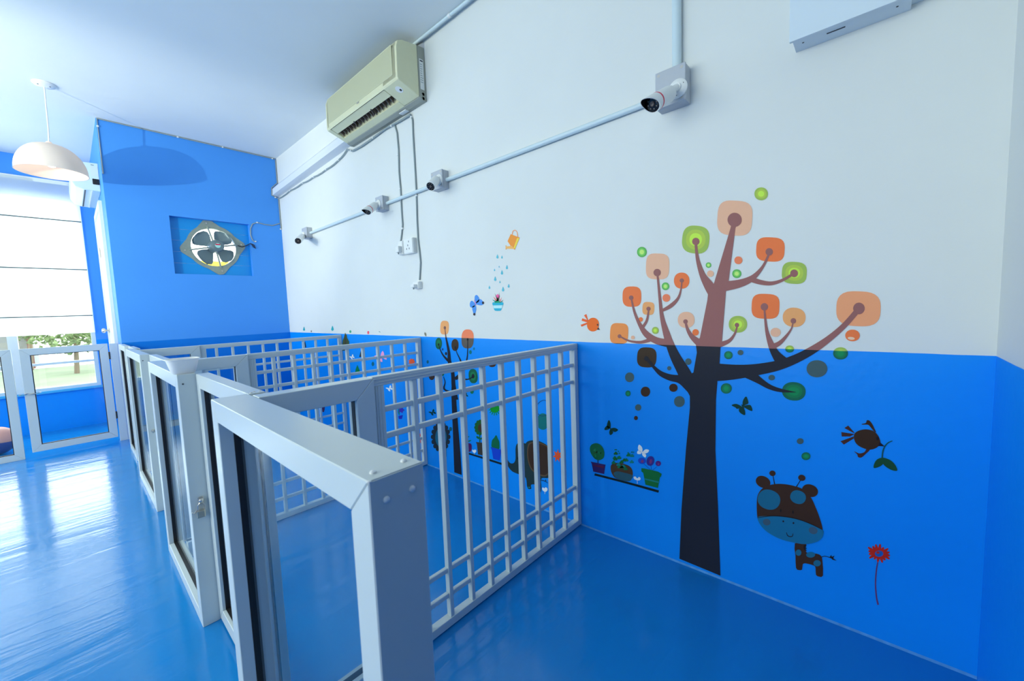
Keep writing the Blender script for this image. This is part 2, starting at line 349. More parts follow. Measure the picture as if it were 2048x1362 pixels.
# tub on the post
tb = empty('plastic_tub', (.268, 1.875, ZT), 'small white plastic tub sitting on the fence post nearest the padlock', 'tub')
MB().lathe((.268, 1.873, ZT), (0, 0, 1), [(.0, .001), (.030, .0), (.034, .004), (.040, .026), (.046, .050), (.049, .051), (.049, .054), (.045, .053), (.037, .026), (.0, .006)], 32, sq=4).build('tub_body', trans_mat('milky_plastic', (.93, .93, .94), .3), tb, smooth=True)

# ------------------------------------------------------------------ low gate and panel at the far end of the aisle
GY = 5.42
fg = framed('aisle_gate', 'low glass gate closing the aisle in front of the bright window', 'gate', 'x', -.302, .236, GY, GY+.03, .045, .955, .058)
for z in (.84, .26): MB().lathe((.2405, GY-.002, z-.035), (0, 0, 1), [(.005, 0), (.005, .07)], 10).build('hinge', M_black, fg)
fp = empty('gate_post', (.275, GY+.015, 0), 'white metal post that the aisle gate hangs on, by the side wall', 'post')
MB().box(.246, .303, GY-.002, GY+.032, 0, .953).build('post', M_alu, fp, bevel=.002)
framed('glass_panel', 'low glass panel left of the aisle gate, in front of the ball', 'glass panel', 'x', -1.05, -.345, GY, GY+.03, 0, .955, .055)
framed('glass_panel', 'low glass panel beyond the one hiding the ball, out towards the left wall', 'glass panel', 'x', -1.80, -1.055, GY, GY+.03, 0, .955, .055)
tie = empty('wire_tie', (-.28, GY-.01, .56), 'twisted wire tie holding the aisle gate to the panel on its left', 'tie')
pts = [(-.335+.012*i, GY-.004-.004*math.sin(i*1.3), .562+.004*math.sin(i*2.1)-.0002*i) for i in range(11)]
MB().tube(pts, .0035, 6).build('wire', M_steel, tie, smooth=True)
MB().tube([(p[0]+.004, p[1]-.004, p[2]-.004*math.cos(i)) for i, p in enumerate(pts)], .003, 6).build('wire', M_steel, tie, smooth=True)
MB().lathe((-.218, GY-.008, .566), (1, 0, 0), [(.004, 0), (.006, .004), (.004, .010), (0, .012)], 10).build('tie_end', M_pvc, tie, smooth=True)

# ball
bx, by, br = -.520, 5.86, .125
ball = empty('ball', (bx, by, 0), 'peach and navy play ball on the floor behind the low glass panel', 'ball')
M_peach = mat('peach_vinyl', (.78, .34, .26), .4); M_navy = mat('navy_vinyl', (.06, .06, .22), .45)
def sphere_part(c, r, z0, z1, n=14):
    pr = [];
    for i in range(n+1):
        h = z0+(z1-z0)*i/n; pr.append((math.sqrt(max(0, r*r-h*h)), h))
    return MB().lathe(c, (.15, -.1, 1), pr, 36)
sphere_part((bx, by, br), br, -.125, .012).build('ball_lower', M_navy, ball, smooth=True)
sphere_part((bx, by, br), br, .012, .125).build('ball_upper', M_peach, ball, smooth=True)

# ------------------------------------------------------------------ pendant lamp
lx, ly = .02, 4.57
la = empty('pendant_lamp', (lx, ly, ZC), 'lit dome pendant lamp with cream shade hanging from the ceiling on a thin white rod', 'lamp')
MB().lathe((lx+.012, ly, ZC), (0, 0, -1), [(.062, 0), (.062, .006), (.055, .014), (.030, .022), (.012, .024), (0, .024)], 28).build('ceiling_rose', M_pvc, la, smooth=True)
for dx, dy in ((-.03, -.02), (.028, -.02)):
    MB().lathe((lx+.012+dx, ly+dy, ZC-.017), (0, 0, -1), [(.005, 0), (.005, .004), (0, .005)], 10).build('screw', M_ink, la)
MB().tube([(lx+.012, ly, ZC-.02), (lx+.006, ly, 2.6), (lx, ly, 2.49)], .0042, 10).build('rod', M_pvc, la, smooth=True)
pr = [(.012, 2.505), (.022, 2.492), (.030, 2.485)]
for i in range(1, 15):
    a = i/14*math.pi/2; pr.append((.03+.158*math.sin(a), 2.285+.198*math.cos(a)))
pr += [(.190, 2.279), (.186, 2.279)]
for i in range(13, 0, -1):
    a = i/14*math.pi/2; pr.append((.028+.155*math.sin(a), 2.283+.195*math.cos(a)))
pr += [(.012, 2.478)]
MB().lathe((lx, ly, 0), (0, 0, 1), pr, 56).build('lamp_shade', M_shade, la, smooth=True)
M_bulb = mat('lit_bulb', (1, .8, .5), .5, emit=(1, .80, .56), es=13)
MB().lathe((lx, ly, 2.35), (0, 0, 1), [(0, -.03), (.018, -.026), (.028, -.008), (.028, .008), (.018, .035), (.013, .06), (.013, .12), (0, .12)], 18).build('bulb', M_bulb, la, smooth=True)

# ------------------------------------------------------------------ exhaust fan in its recess
FYP = YB+.055
boards = empty('fan_board', (1.07, FYP, FZ0), 'blue painted plank board filling the recess around the exhaust fan', 'board')
M_board = mat('blue_painted_planks', (.0, .27, .72), .35, bump=.3, bscale=90)
def fpt(u, v, y=FYP): return at(1, y, u, v)
cx_, cz_ = fpt(428, 495).x, fpt(428, 495).z; HR = .205
# planks with a round hole: built per plank as strips following the circle
zz = [FZ0+(FZ1-FZ0)*i/5 for i in range(6)]
for i in range(5):
    za, zb = zz[i]+.0006, zz[i+1]-.0006; K = 10
    for side in (-1, 1):
        m = MB()
        for k in range(K):
            u0, u1 = za+(zb-za)*k/K, za+(zb-za)*(k+1)/K
            def edge(z):
                d = z-cz_; h = math.sqrt(HR*HR-d*d) if abs(d) < HR else 0
                return cx_+side*h
            xo = FX0 if side < 0 else FX1
            m.prism([(xo, FYP, u0), (edge(u0), FYP, u0), (edge(u1), FYP, u1), (xo, FYP, u1)], (0, .018, 0))
        m.build('plank', M_board, boards)
fan = empty('exhaust_fan', (cx_, FYP, cz_), 'grey metal exhaust fan with four blades in a diamond plate, set in the blue wall', 'fan')
M_fan = mat('grey_green_metal', (.30, .35, .31), .4, metal=.35, noise=.15, nscale=30)
M_bladeM = mat('dark_blade_metal', (.15, .21, .23), .4, metal=.3)
cor = [fpt(412, 437), fpt(362, 501), fpt(444, 549), fpt(491, 488)]
Rr = sum(((Vector((c.x, c.z))-Vector((cx_, cz_))).length for c in cor))/4
ang0 = math.atan2(cor[0].z-cz_, cor[0].x-cx_)
outer = []; inner = []; NN = 96
for k in range(NN):
    a = ang0+2*math.pi*k/NN; t = ((a-ang0) % (math.pi/2)) - math.pi/4       # 0 at the middle of a side
    rs = min(Rr*.985, (Rr*.755)/math.cos(t)) if abs(t) > 0 else Rr*.755
    bulge = Rr*.80
    r = max(rs, bulge) if rs < bulge else rs
    outer.append((cx_+r*math.cos(a), cz_+r*math.sin(a))); inner.append((cx_+HR*.93*math.cos(a), cz_+HR*.93*math.sin(a)))
m = MB()
for k in range(NN):
    k2 = (k+1) % NN
    m.prism([(outer[k][0], FYP-.006, outer[k][1]), (outer[k2][0], FYP-.006, outer[k2][1]), (inner[k2][0], FYP-.006, inner[k2][1]), (inner[k][0], FYP-.006, inner[k][1])], (0, .006, 0))
m.build('mounting_plate', M_fan, fan)
m = MB()
for k in range(NN):
    a, a2 = 2*math.pi*k/NN, 2*math.pi*(k+1)/NN
    q = [(cx_+HR*.93*math.cos(t), cz_+HR*.93*math.sin(t)) for t in (a, a2)]
    m.quad([(q[0][0], FYP-.008, q[0][1]), (q[1][0], FYP-.008, q[1][1]), (q[1][0], FYP+.04, q[1][1]), (q[0][0], FYP+.04, q[0][1])])
m.build('rim_ring', M_fan, fan, smooth=True)
hub = Vector((cx_, FYP, cz_))
mot = fpt(438, 487, FYP-.09)
MB().lathe((hub.x, FYP+.02, hub.z), (0, -1, 0), [(.028, 0), (.05, .01), (.062, .03), (.062, .150), (.054, .170), (.030, .180), (0, .181)], 28).build('motor', M_bladeM, fan, smooth=True)
mk = MB().lathe((hub.x, FYP+.02-.1805, hub.z), (0, -1, 0), [(.024, 0), (.024, .0012), (0, .0012)], 24).build('maker_badge', mat('badge_teal', (.35, .7, .66), .4), fan)
MB().box(hub.x-.020, hub.x+.020, FYP-.1625, FYP-.1613, hub.z+.003, hub.z+.016).build('badge_stripe', M_red, mk)
for k in range(4):
    a = ang0+math.pi/2*k+.05
    p0 = hub+Vector((.04*math.cos(a), -.045, .04*math.sin(a))); p1_ = Vector((cx_+HR*1.02*math.cos(a), FYP-.010, cz_+HR*1.02*math.sin(a)))
    MB().tube([p0, p1_], .0085, 8).build('strut', M_fan, fan, smooth=True)
    MB().lathe((cx_+Rr*.86*math.cos(a), FYP-.006, cz_+Rr*.86*math.sin(a)), (0, -1, 0), [(.008, 0), (.008, .004), (0, .006)], 10).build('bolt', M_steel, fan)
for k in range(4):
    a = ang0+math.pi/2*k+.80; m = MB(); prof = [(.035, -.45, .45), (.075, -.60, .50), (.12, -.66, .52), (.155, -.62, .52), (.176, -.46, .46), (.186, -.16, .26)]
    rows = []
    for r, t0, t1 in prof:
        row = []
        for j in range(7):
            t = t0+(t1-t0)*j/6; row.append(m.bm.verts.new((cx_+r*math.cos(a+t), FYP-.008+.030*(j/6-.5)*2*min(1, r/.12), cz_+r*math.sin(a+t))))
        rows.append(row)
    for i in range(len(rows)-1):
        for j in range(6): m.bm.faces.new((rows[i][j], rows[i][j+1], rows[i+1][j+1], rows[i+1][j]))
    m.build('blade', M_bladeM, fan, smooth=True)

# ------------------------------------------------------------------ cables, pipes and clips
def cable(name, pts, r, m, label, group=None, clips=(), clipdir=None, cat='cable'):
    o = MB().tube(pts, r, 8).build(name, m, None, smooth=True); tag(o, label, cat, group)
    for c in clips:
        c = Vector(c); MB().box(c.x-.007, c.x+.007, c.y-.007, c.y+.007, c.z-.006, c.z+.006).build('cable_clip', M_pvc, o, bevel=.002)
    return o
e = .006
c0 = (.317, YB-e, ZC-e); 
cable('wall_cable', [(.317, YB-e, 2.45), c0, (1.0, YB-e, ZC-.008), (XW-.012, YB-e, ZC-.008), (XW-.008, YB-e, ZC-.03), (XW-.008, YB-e, 2.652), (1.648, YB-e, 2.585), (1.643, YB-e, 2.505), (XW-.02, YB-e, 2.488), (XW-.008, YB-e, 2.47), (XW-.008, YB-e, 2.14)], .005, M_cable,
      'grey cable tacked around the top and right edge of the blue fan wall', clips=[(.86, YB-e, ZC-.008), (1.22, YB-e, ZC-.008), (1.68, YB-e, ZC-.01), (XW-.012, YB-e, 2.14), (.317, YB-e, 2.85), (1.68, YB-e, 2.487)])
def fp_(u, v): p = at(1, YB-e, u, v); return (p.x, p.y, p.z)
cable('fan_cable', [fp_(559, 447), fp_(545, 451), fp_(530, 449), fp_(514, 445), fp_(505, 448), fp_(501, 457), fp_(501, 470), fp_(505, 480), fp_(510, 484)], .005, M_cable,
      'grey cable looping from the wall corner to the exhaust fan', clips=[fp_(514, 445), fp_(511, 483)])
o = MB().tube([at(1, FYP-.012, 476, 491), at(1, FYP-.014, 484, 494), at(1, FYP-.02, 493, 491), at(1, YB-.014, 501, 487), at(1, YB-.008, 508, 490), at(1, YB-.008, 511, 497), at(1, YB-.008, 507, 494), at(1, YB-.01, 503, 488)], .0045, 8).build('fan_lead', M_dcable, None, smooth=True)
tag(o, 'short black lead hanging from the right corner of the exhaust fan', 'cable')
# cable pair under the ledge
def wp(u, v, x=1.712): p = at(0, x, u, v); return (p.x, p.y, p.z)
seg = [(557, 397), (580, 381), (605, 366), (627, 354), (652, 339), (677, 320), (694, 299)]
pts = [wp(*s, 1.706) for s in seg]
pp = []
for i in range(len(pts)-1):
    a, b2 = Vector(pts[i]), Vector(pts[i+1])
    for t in (0, .33, .66): q = a.lerp(b2, t); q.z -= .008*math.sin(math.pi*t); pp.append(q)
pp.append(Vector(pts[-1]))
cable('wall_cable', pp, .006, M_cable, 'grey cable sagging between white clips just below the plaster ledge', clips=[wp(*s, 1.706) for s in seg[1:-1]])
cable('wall_cable', [wp(694, 299, 1.706), wp(705, 302, 1.706), wp(722, 293, 1.706), wp(745, 277, 1.706), wp(770, 258, 1.706), wp(800, 242, 1.706), wp(821, 229, 1.706)], .007, M_cable,
      'grey cable running along the underside of the old cream air conditioner', clips=[wp(702, 301, 1.706), wp(746, 276, 1.706), wp(783, 252, 1.706)])
cable('wall_cable', [wp(783, 250), wp(790, 252), wp(794, 266), wp(797, 300), wp(798, 345), wp(801, 378), wp(802, 400), wp(803, 420), wp(805, 450), wp(803, 470), wp(801, 484)], .0055, M_cable,
      'grey cable dropping from the air conditioner to the double power outlet', clips=[wp(796, 310), wp(800, 378), wp(805, 457)])
cable('wall_cable', [wp(821, 229), wp(825, 240), wp(826, 270), wp(829, 320), wp(832, 375), wp(833, 400), wp(834, 440), wp(836, 480), wp(839, 505), wp(841, 525), wp(839, 560)], .0055, M_cable,
      'grey cable dropping past the double outlet to the lower single outlet', clips=[wp(823, 234), wp(833, 391)])
# conduit
PX = XW-.016
def pipe(a, b2, label, r=.0125, name='conduit_pipe'):
    o = MB().tube([a, b2], r, 14).build(name, mat('pale_pipe', (.62, .74, .80), .35), None, smooth=True); return tag(o, label, 'pipe')
Y1, Y2, Y3, Y4 = (.556, .672), (2.052, 2.165), (2.770, 2.872), (4.205, 4.320)
pipe((PX, Y1[1]-.01, 1.985), (PX, Y2[0]+.004, 1.985), 'long pale conduit between the right-hand camera box and the next box')
pipe((PX, Y2[1]-.004, 1.983), (PX, Y3[0]+.004, 1.981), 'short pale conduit crossed by the two hanging cables')
pipe((PX, Y3[1]-.004, 1.98), (PX, Y4[0]+.004, 1.975), 'pale conduit between the two camera boxes nearest the fan wall')
pipe((PX, .603, 2.045), (PX, .603, ZC), 'vertical pale conduit rising from the right-hand camera box to the ceiling', .018)
o = pipe((1.684, 2.46, ZC-.011), (1.684, YN, ZC-.011), 'white pipe along the corner of ceiling and right wall', .0095, 'ceiling_pipe')
for y in (1.93, .9): MB().lathe((1.684, y, ZC-.011), (0, 1, 0), [(.0115, -.010), (.0115, .010)], 16).build('pipe_bracket', M_pvc, o)

# ------------------------------------------------------------------ camera boxes and cameras
def jbox(y0, y1, z0, z1, d, label):
    r = empty('junction_box', (XW, (y0+y1)/2, z0), label, 'junction box', 'grey junction boxes along the conduit')
    MB().box(XW-d+.012, XW, y0, y1, z0, z1).build('box_body', M_grey, r, bevel=.004)
    MB().box(XW-d, XW-d+.0115, y0-.001, y1+.001, z0-.001, z1+.001).build('box_lid', M_grey, r, bevel=.004)
    for yy in (y0+.013, y1-.013):
        for z in (z0+.013, z1-.013):
            s = MB().lathe((XW-d+.001, yy, z), (-1, 0, 0), [(.006, 0), (.006, .0015), (0, .0015)], 12).build('lid_screw', M_steel, r)
    return r
jbox(Y1[0], Y1[1], 1.925, 2.062, .062, 'grey box behind the large right-hand bullet camera')
jbox(Y2[0], Y2[1], 1.932, 2.045, .055, 'grey box behind the round-lens camera, right of the hanging cables')
jbox(Y3[0], Y3[1], 1.930, 2.035, .055, 'grey box just left of the hanging cables')
jbox(Y4[0], Y4[1], 1.925, 2.030, .055, 'grey box nearest the fan wall')
def lathe_at(p0, p1, prof, n=24): return MB().lathe(p0, Vector(p1)-Vector(p0), prof, n)
def bullet(name, face, fl_px, p0, p1, r, label, hood=True):
    p0, p1 = Vector(p0), Vector(p1); L_ = (p1-p0).length; ax = (p1-p0).normalized()
    root = empty(name, p0, label, 'camera', 'white security cameras along the conduit')
    f = at(0, face, *fl_px)
    MB().lathe(f, (-1, 0, 0), [(r*1.15, 0), (r*1.15, .005), (r*.95, .010), (r*.55, .013), (r*.5, .02), (0, .02)], 28).build('mount_flange', M_pvc, root, smooth=True)
    for k in range(3):
        a = 2*math.pi*k/3+.6
        MB().lathe(f+Vector((-.009, r*.8*math.cos(a), r*.8*math.sin(a))), (-1, 0, 0), [(.003, 0), (.003, .002), (0, .002)], 8).build('screw', M_ink, root)
    MB().tube([f+Vector((-.012, 0, 0)), f.lerp(p0, .5)+Vector((-.008, 0, .004)), p0+ax*.012], [r*.45, r*.42, r*.5], 14).build('swivel_arm', M_pvc, root, smooth=True)
    MB().lathe(p0, ax, [(0, -.004), (r*.6, 0), (r*.86, .006), (r*.92, .02), (r*.94, L_*.70)], 32).build('housing', M_pvc, root, smooth=True)
    if hood:
        MB().lathe(p0+ax*L_*.66, ax, [(r*.90, -.002), (r*.985, -.001), (r*.985, .006), (r*.9, .006)], 32).build('red_ring', M_red, root)
        m = MB(); n = 36; rr = r; ring0 = []; ring1 = []; q = ax.to_track_quat('Z', 'Y')
        up = (Vector((0, 0, 1))-ax*ax.z).normalized(); sd = ax.cross(up)
        for k in range(n):
            a = 2*math.pi*k/n; d = up*math.cos(a)+sd*math.sin(a)
            ext = L_*(.98 + .16*math.cos(a) + .04*math.cos(2*a))
            ring0.append(p0+ax*(L_*.70)+d*rr*.98); ring1.append(p0+ax*ext+d*rr*1.0)
        a_ = [m.bm.verts.new(p) for p in ring0]; b_ = [m.bm.verts.new(p) for p in ring1]
        cc = [p0+ax*((p-p0).dot(ax)-.0005)+((p-p0)-ax*(p-p0).dot(ax))*.93 for p in ring1]
        dd = [p0+ax*(L_*.72)+((p-p0)-ax*(p-p0).dot(ax))*.93 for p in ring1]
        c_ = [m.bm.verts.new(v) for v in cc]
        for k in range(n):
            k2 = (k+1) % n
            for s_, t_ in ((a_, b_), (b_, c_)): m.bm.faces.new((s_[k], s_[k2], t_[k2], t_[k]))
        m.build('sun_hood', M_pvc, root, smooth=True)
        m = MB(); c_ = [m.bm.verts.new(v) for v in cc]; d_ = [m.bm.verts.new(v) for v in dd]
        for k in range(n): m.bm.faces.new((c_[k], c_[(k+1) % n], d_[(k+1) % n], d_[k]))
        m.build('hood_liner', M_lens, root, smooth=True)
        zl = L_*.86
    else:
        MB().lathe(p0+ax*L_*.70, ax, [(r*.94, 0), (r*.95, .003), (r, .006), (r, L_*.28), (r*.95, L_*.30), (r*.86, L_*.30), (r*.86, L_*.27)], 32).build('front_ring', M_pvc, root, smooth=True)
        zl = L_*.97
    lens = MB().lathe(p0+ax*zl, ax, [(r*.88, -.004), (r*.88, 0), (r*.5, .0012), (0, .0012)], 28).build('front_glass', M_lens, root)
    MB().lathe(p0+ax*(zl+.001), ax, [(r*.30, 0), (r*.28, .003), (r*.18, .003), (0, .0015)], 20).build('lens', mat('lens_ring', (.10, .08, .07), .2), lens)
    for k in range(8):
        a = 2*math.pi*k/8; q = ax.to_track_quat('Z', 'Y')
        MB().lathe(p0+ax*(zl+.0006)+q @ Vector((r*.58*math.cos(a), r*.58*math.sin(a), 0)), ax, [(r*.085, 0), (r*.06, .0015), (0, .002)], 8).build('led', mat('led', (.25, .22, .2), .3), lens)
    return root
bullet('security_camera', XW-.062, (1356, 178), at(0, 1.608, 1341, 186), at(0, 1.490, 1299, 211), .0315, 'large white bullet camera with a red ring, farthest right on the conduit')
bullet('security_camera', XW-.055, (878, 360), at(0, 1.648, 873, 359), at(0, 1.570, 861, 373), .030, 'round-faced white camera showing its lens, right of the hanging cables', hood=False)
bullet('security_camera', XW-.055, (757, 409), at(0, 1.645, 751, 410), at(0, 1.530, 732, 424), .030, 'white bullet camera with black mouth, just left of the hanging cables')
bullet('security_camera', XW-.055, (607, 471), at(0, 1.640, 604, 473), at(0, 1.52, 596, 482), .032, 'small white camera nearest the fan wall', hood=False)

# ------------------------------------------------------------------ power outlets
def outlet(u0, v0, u1, v1, d, name, label, plug):
    a = at(0, XW, u0, v0); b2 = at(0, XW, u1, v1)
    y0, y1, z0, z1 = min(a.y, b2.y), max(a.y, b2.y), min(a.z, b2.z), max(a.z, b2.z)
    r = empty(name, (XW, (y0+y1)/2, z0), label, 'outlet')
    MB().box(XW-d, XW, y0, y1, z0, z1).build('outlet_box', M_pvc, r, bevel=.003)
    pl = MB().box(XW-d-.004, XW-d, y0+.004, y1-.004, z0+.004, z1-.004).build('cover_plate', M_pvc, r, bevel=.0015)
    ym, zm, hh, ww = (y0+y1)/2, (z0+z1)/2, z1-z0, y1-y0
    if not plug:
        for dy, dz in ((.14, -.18), (-.14, -.18), (0, .04), (-.1, .28)):
            MB().box(XW-d-.0052, XW-d-.0038, ym+ww*dy-.0025, ym+ww*dy+.0025, zm+hh*dz-.006, zm+hh*dz+.006).build('socket_slot', M_ink, pl)
    else:
        MB().box(XW-d-.034, XW-d-.004, ym-.020, ym+.020, zm-hh*.35, zm+hh*.10).build('plug', M_pvc, r, bevel=.005)
        MB().lathe((XW-d-.022, ym, zm-hh*.36), (0, 0, -1), [(.006, 0), (.005, .012), (0, .013)], 10).build('cord_grip', M_cable, r)
    return r
outlet(815, 480, 835, 506, .035, 'power_outlet', 'white outlet plate with open socket holes, right of the plugged one', False)
outlet(803, 484, 814, 509, .030, 'power_outlet', 'white outlet with a plug in it, left half of the pair below the long cable', True)
outlet(833, 564, 845, 577, .030, 'power_outlet', 'small white outlet at the end of the longest hanging cable', True)

# ------------------------------------------------------------------ old air conditioner on the right wall
AY0, AY1 = 2.235, 3.25
ac = empty('air_conditioner', (XW, (AY0+AY1)/2, 2.50), 'old cream wall air conditioner with open brown louver, high on the white wall', 'air conditioner')
def prof(pts, y0, y1): return MB().prism([(x, y0, z) for x, z in pts], (0, y1-y0, 0))
PB = [(1.66, 2.868), (1.545, 2.850), (1.515, 2.835), (1.503, 2.80), (1.500, 2.612), (1.507, 2.600)]
def slope(x): return 2.600-(x-1.507)*.052/.153
CH0, CH1 = AY0+.175, AY1-.045
prof(PB+[(1.507, 2.625), (1.66, 2.625)], AY0+.02, AY1-.02).build('shell', M_cream, ac)
for y0, y1 in ((AY0, CH0), (CH1, AY1)):
    prof(PB+[(1.66, 2.548)], y0, y1).build('end_cheek', M_cream, ac, bevel=.006)
prof([(XW, 2.872), (1.661, 2.868), (1.661, 2.545), (1.69, 2.532), (XW, 2.535)], AY0, AY1).build('back_body', M_creamd, ac, bevel=.004)
prof([(1.617, slope(1.617)), (1.66, 2.548), (1.66, 2.625), (1.622, 2.625)], CH0, CH1).build('outlet_lip', M_cream, ac)
MB().box(1.512, 1.62, CH0, CH1, 2.618, 2.626).build('outlet_cavity', M_brown, ac)
# grille: fine ribs proud of the front
gr = MB().box(1.4975, 1.502, AY0+.05, AY1-.045, 2.640, 2.822).build('front_grille', M_creamg, ac, bevel=.003)
ng = 46
m = MB()
for i in range(ng):
    z = 2.645+i*(.172/ng); m.box(1.4962, 1.4976, AY0+.055, AY1-.05, z, z+.0022)
rb = m.build('grille_ribs', M_creamg, gr); rb['kind'] = 'stuff'
# louver flap and vanes
y0, y1 = CH0+.006, CH1-.006
prof([(1.513, 2.602), (1.517, 2.606), (1.566, 2.589), (1.563, 2.583)], y0, y1).build('louver_flap', M_cream, ac)
nv = 17; M_vane = mat('vane_brown', (.13, .10, .09), .5)
for i in range(nv):
    y = y0+.03+(y1-y0-.06)*i/(nv-1)
    MB().prism([(1.566, y, 2.590), (1.612, y+.012, 2.570), (1.614, y+.012, 2.604), (1.574, y, 2.616)], (0, .006, 0)).build('vane', M_vane, ac)
for f in (.34, .66):
    y = y0+(y1-y0)*f
    MB().prism([(1.556, y-.018, 2.583), (1.602, y+.012, 2.566), (1.606, y+.012, 2.60), (1.560, y-.018, 2.60)], (0, .012, 0)).build('vane_bracket', M_brown, ac)
q_ = Vector((1.558, AY0+.075, slope(1.558)))
dp = MB().lathe(q_, (-.052, 0, -.153), [(.026, -.002), (.026, .0012), (0, .0012)], 24).build('display_plate', M_pvc, ac)
MB().lathe(q_+Vector((.006, -.008, -.0034)), (-.052, 0, -.153), [(.0075, 0), (.0075, .0014), (0, .0014)], 12, sq=4).build('sensor_window', M_lens, dp)
MB().box(1.4965, 1.498, 2.72, 2.75, 2.628, 2.636).build('badge', M_steel, ac)
lb = MB().box(1.672, 1.702, AY0-.0012, AY0-.0002, 2.60, 2.79).build('rating_label', M_paper, ac)
MB().box(1.676, 1.698, AY0-.002, AY0-.0011, 2.775, 2.783).build('label_bar', M_ink, lb)
for i in range(9):
    MB().box(1.676, 1.676+random.uniform(.012, .021), AY0-.0018, AY0-.0011, 2.755-i*.014, 2.759-i*.014).build('label_line', M_cable, lb)
MB().box(1.670, 1.700, AY0+.18, AY0+.26, 2.530, 2.5345).build('under_label', M_paper, ac)
for z in (2.545, 2.572):
    MB().lathe((1.69, AY0-.0015, z), (0, -1, 0), [(.013, 0), (.013, .001), (.010, .001), (.010, 0)], 18).build('moulded_ring', M_creamd, ac)
br_ = MB().prism([(1.700, AY0+.03, 2.85), (1.700, AY0+.03, 2.90), (XW, AY0-.002, 2.91), (XW, AY0-.002, 2.80)], (.0, .05, 0)).build('wall_bracket', M_grey, ac)

# ------------------------------------------------------------------ newer air conditioner over the side door
a2 = empty('air_conditioner', (.31, 5.75, 2.37), 'newer white air conditioner above the side door, partly hidden by the blue fan wall', 'air conditioner')
pf = [(.31, 2.62), (.165, 2.612), (.135, 2.585), (.122, 2.50), (.125, 2.43), (.15, 2.385), (.20, 2.368), (.31, 2.368)]
MB().prism([(x, 5.35, z) for x, z in pf], (0, .80, 0)).build('shell', mat('cool_white_plastic', (.66, .76, .76), .35), a2, bevel=.006)
MB().box(.262, .306, 5.348, 5.3505, 2.425, 2.475).build('sensor_window', M_lens, a2, bevel=.004)
MB().box(.258, .304, 5.3485, 5.3505, 2.50, 2.585).build('label_panel', mat('label_grey', (.70, .74, .80), .5), a2)
MB().box(.262, .282, 5.3475, 5.349, 2.596, 2.600).build('brand_plate', M_ink, a2)
MB().box(.205, .214, 5.37, 6.12, 2.365, 2.369).build('outlet_slot', M_ink, a2)
MB().box(.250, .256, 5.36, 6.13, 2.362, 2.369).build('outlet_lip', M_pvc, a2)

# ------------------------------------------------------------------ white cabinet box, upper right
cb = empty('metal_cabinet', (XW, .07, 1.97), 'pale blue-white metal box hung high at the right end of the wall', 'box')
M_cab = mat('pale_cabinet_paint', (.66, .76, .86), .4)
MB().box(1.640, XW, -.060, .215, 1.972, 2.62).build('cabinet_body', M_cab, cb, bevel=.0015)
MB().box(1.628, 1.6395, -.035, .222, 1.968, 2.63).build('cabinet_door', M_cab, cb, bevel=.0015)
MB().box(1.668, 1.672, .085, .130, 1.9705, 1.9725).build('slot', M_ink, cb)
for y in (.19, -.03): MB().lathe((1.67, y, 1.9724), (0, 0, -1), [(.003, 0), (.003, .001), (0, .001)], 10).build('screw_hole', M_ink, cb)
o = MB().box(1.690, XW, YN+.001, -.061, 1.985, 2.01).build('cable_trunking', M_cab, None, bevel=.001); tag(o, 'narrow pale trunking leaving the metal box towards the near corner', 'trunking')

# ------------------------------------------------------------------ wall stickers (flat printed vinyl on the right wall)
_sm = {}
def smat(up, lo=None, rough=.5):
    """print colour; lo: the colour of the part of the print below the paint line"""
    lo = lo or up; key = (up, lo)
    if key in _sm: return _sm[key]
    def alb(c, E): return tuple(min(.95, max(.003, a/b)) for a, b in zip(lin(c), E))
    A = alb(up, (.80, .98, 1.07)); B = alb(lo, (.76, .95, 1.08))
    m, nt, b = new_mat('sticker_print'); N = nt.nodes; L = nt.links
    b.inputs['Roughness'].default_value = rough; b.inputs['Specular IOR Level'].default_value = .15
    if up == lo: b.inputs['Base Color'].default_value = (*A, 1)
    else:
        g = N.new('ShaderNodeNewGeometry'); sp = N.new('ShaderNodeSeparateXYZ'); L.new(g.outputs['Position'], sp.inputs[0])
        gt = N.new('ShaderNodeMath'); gt.operation = 'GREATER_THAN'; gt.inputs[1].default_value = SZ-.0005; L.new(sp.outputs['Z'], gt.inputs[0])
        mx = N.new('ShaderNodeMix'); mx.data_type = 'RGBA'; mx.inputs[6].default_value = (*B, 1); mx.inputs[7].default_value = (*A, 1)
        L.new(gt.outputs[0], mx.inputs[0]); L.new(mx.outputs[2], b.inputs['Base Color'])
    _sm[key] = m; return m
def loop(pts, sm=3):
    """closed smooth outline through the points"""
    n = len(pts); out = []
    for i in range(n):
        p0, p1, p2, p3 = pts[i-1], pts[i], pts[(i+1) % n], pts[(i+2) % n]
        for j in range(sm):
            t = j/sm; t2, t3 = t*t, t*t*t
            out.append(tuple(.5*((2*p1[k])+(-p0[k]+p2[k])*t+(2*p0[k]-5*p1[k]+4*p2[k]-p3[k])*t2+(-p0[k]+3*p1[k]-3*p2[k]+p3[k])*t3) for k in (0, 1)))
    return out
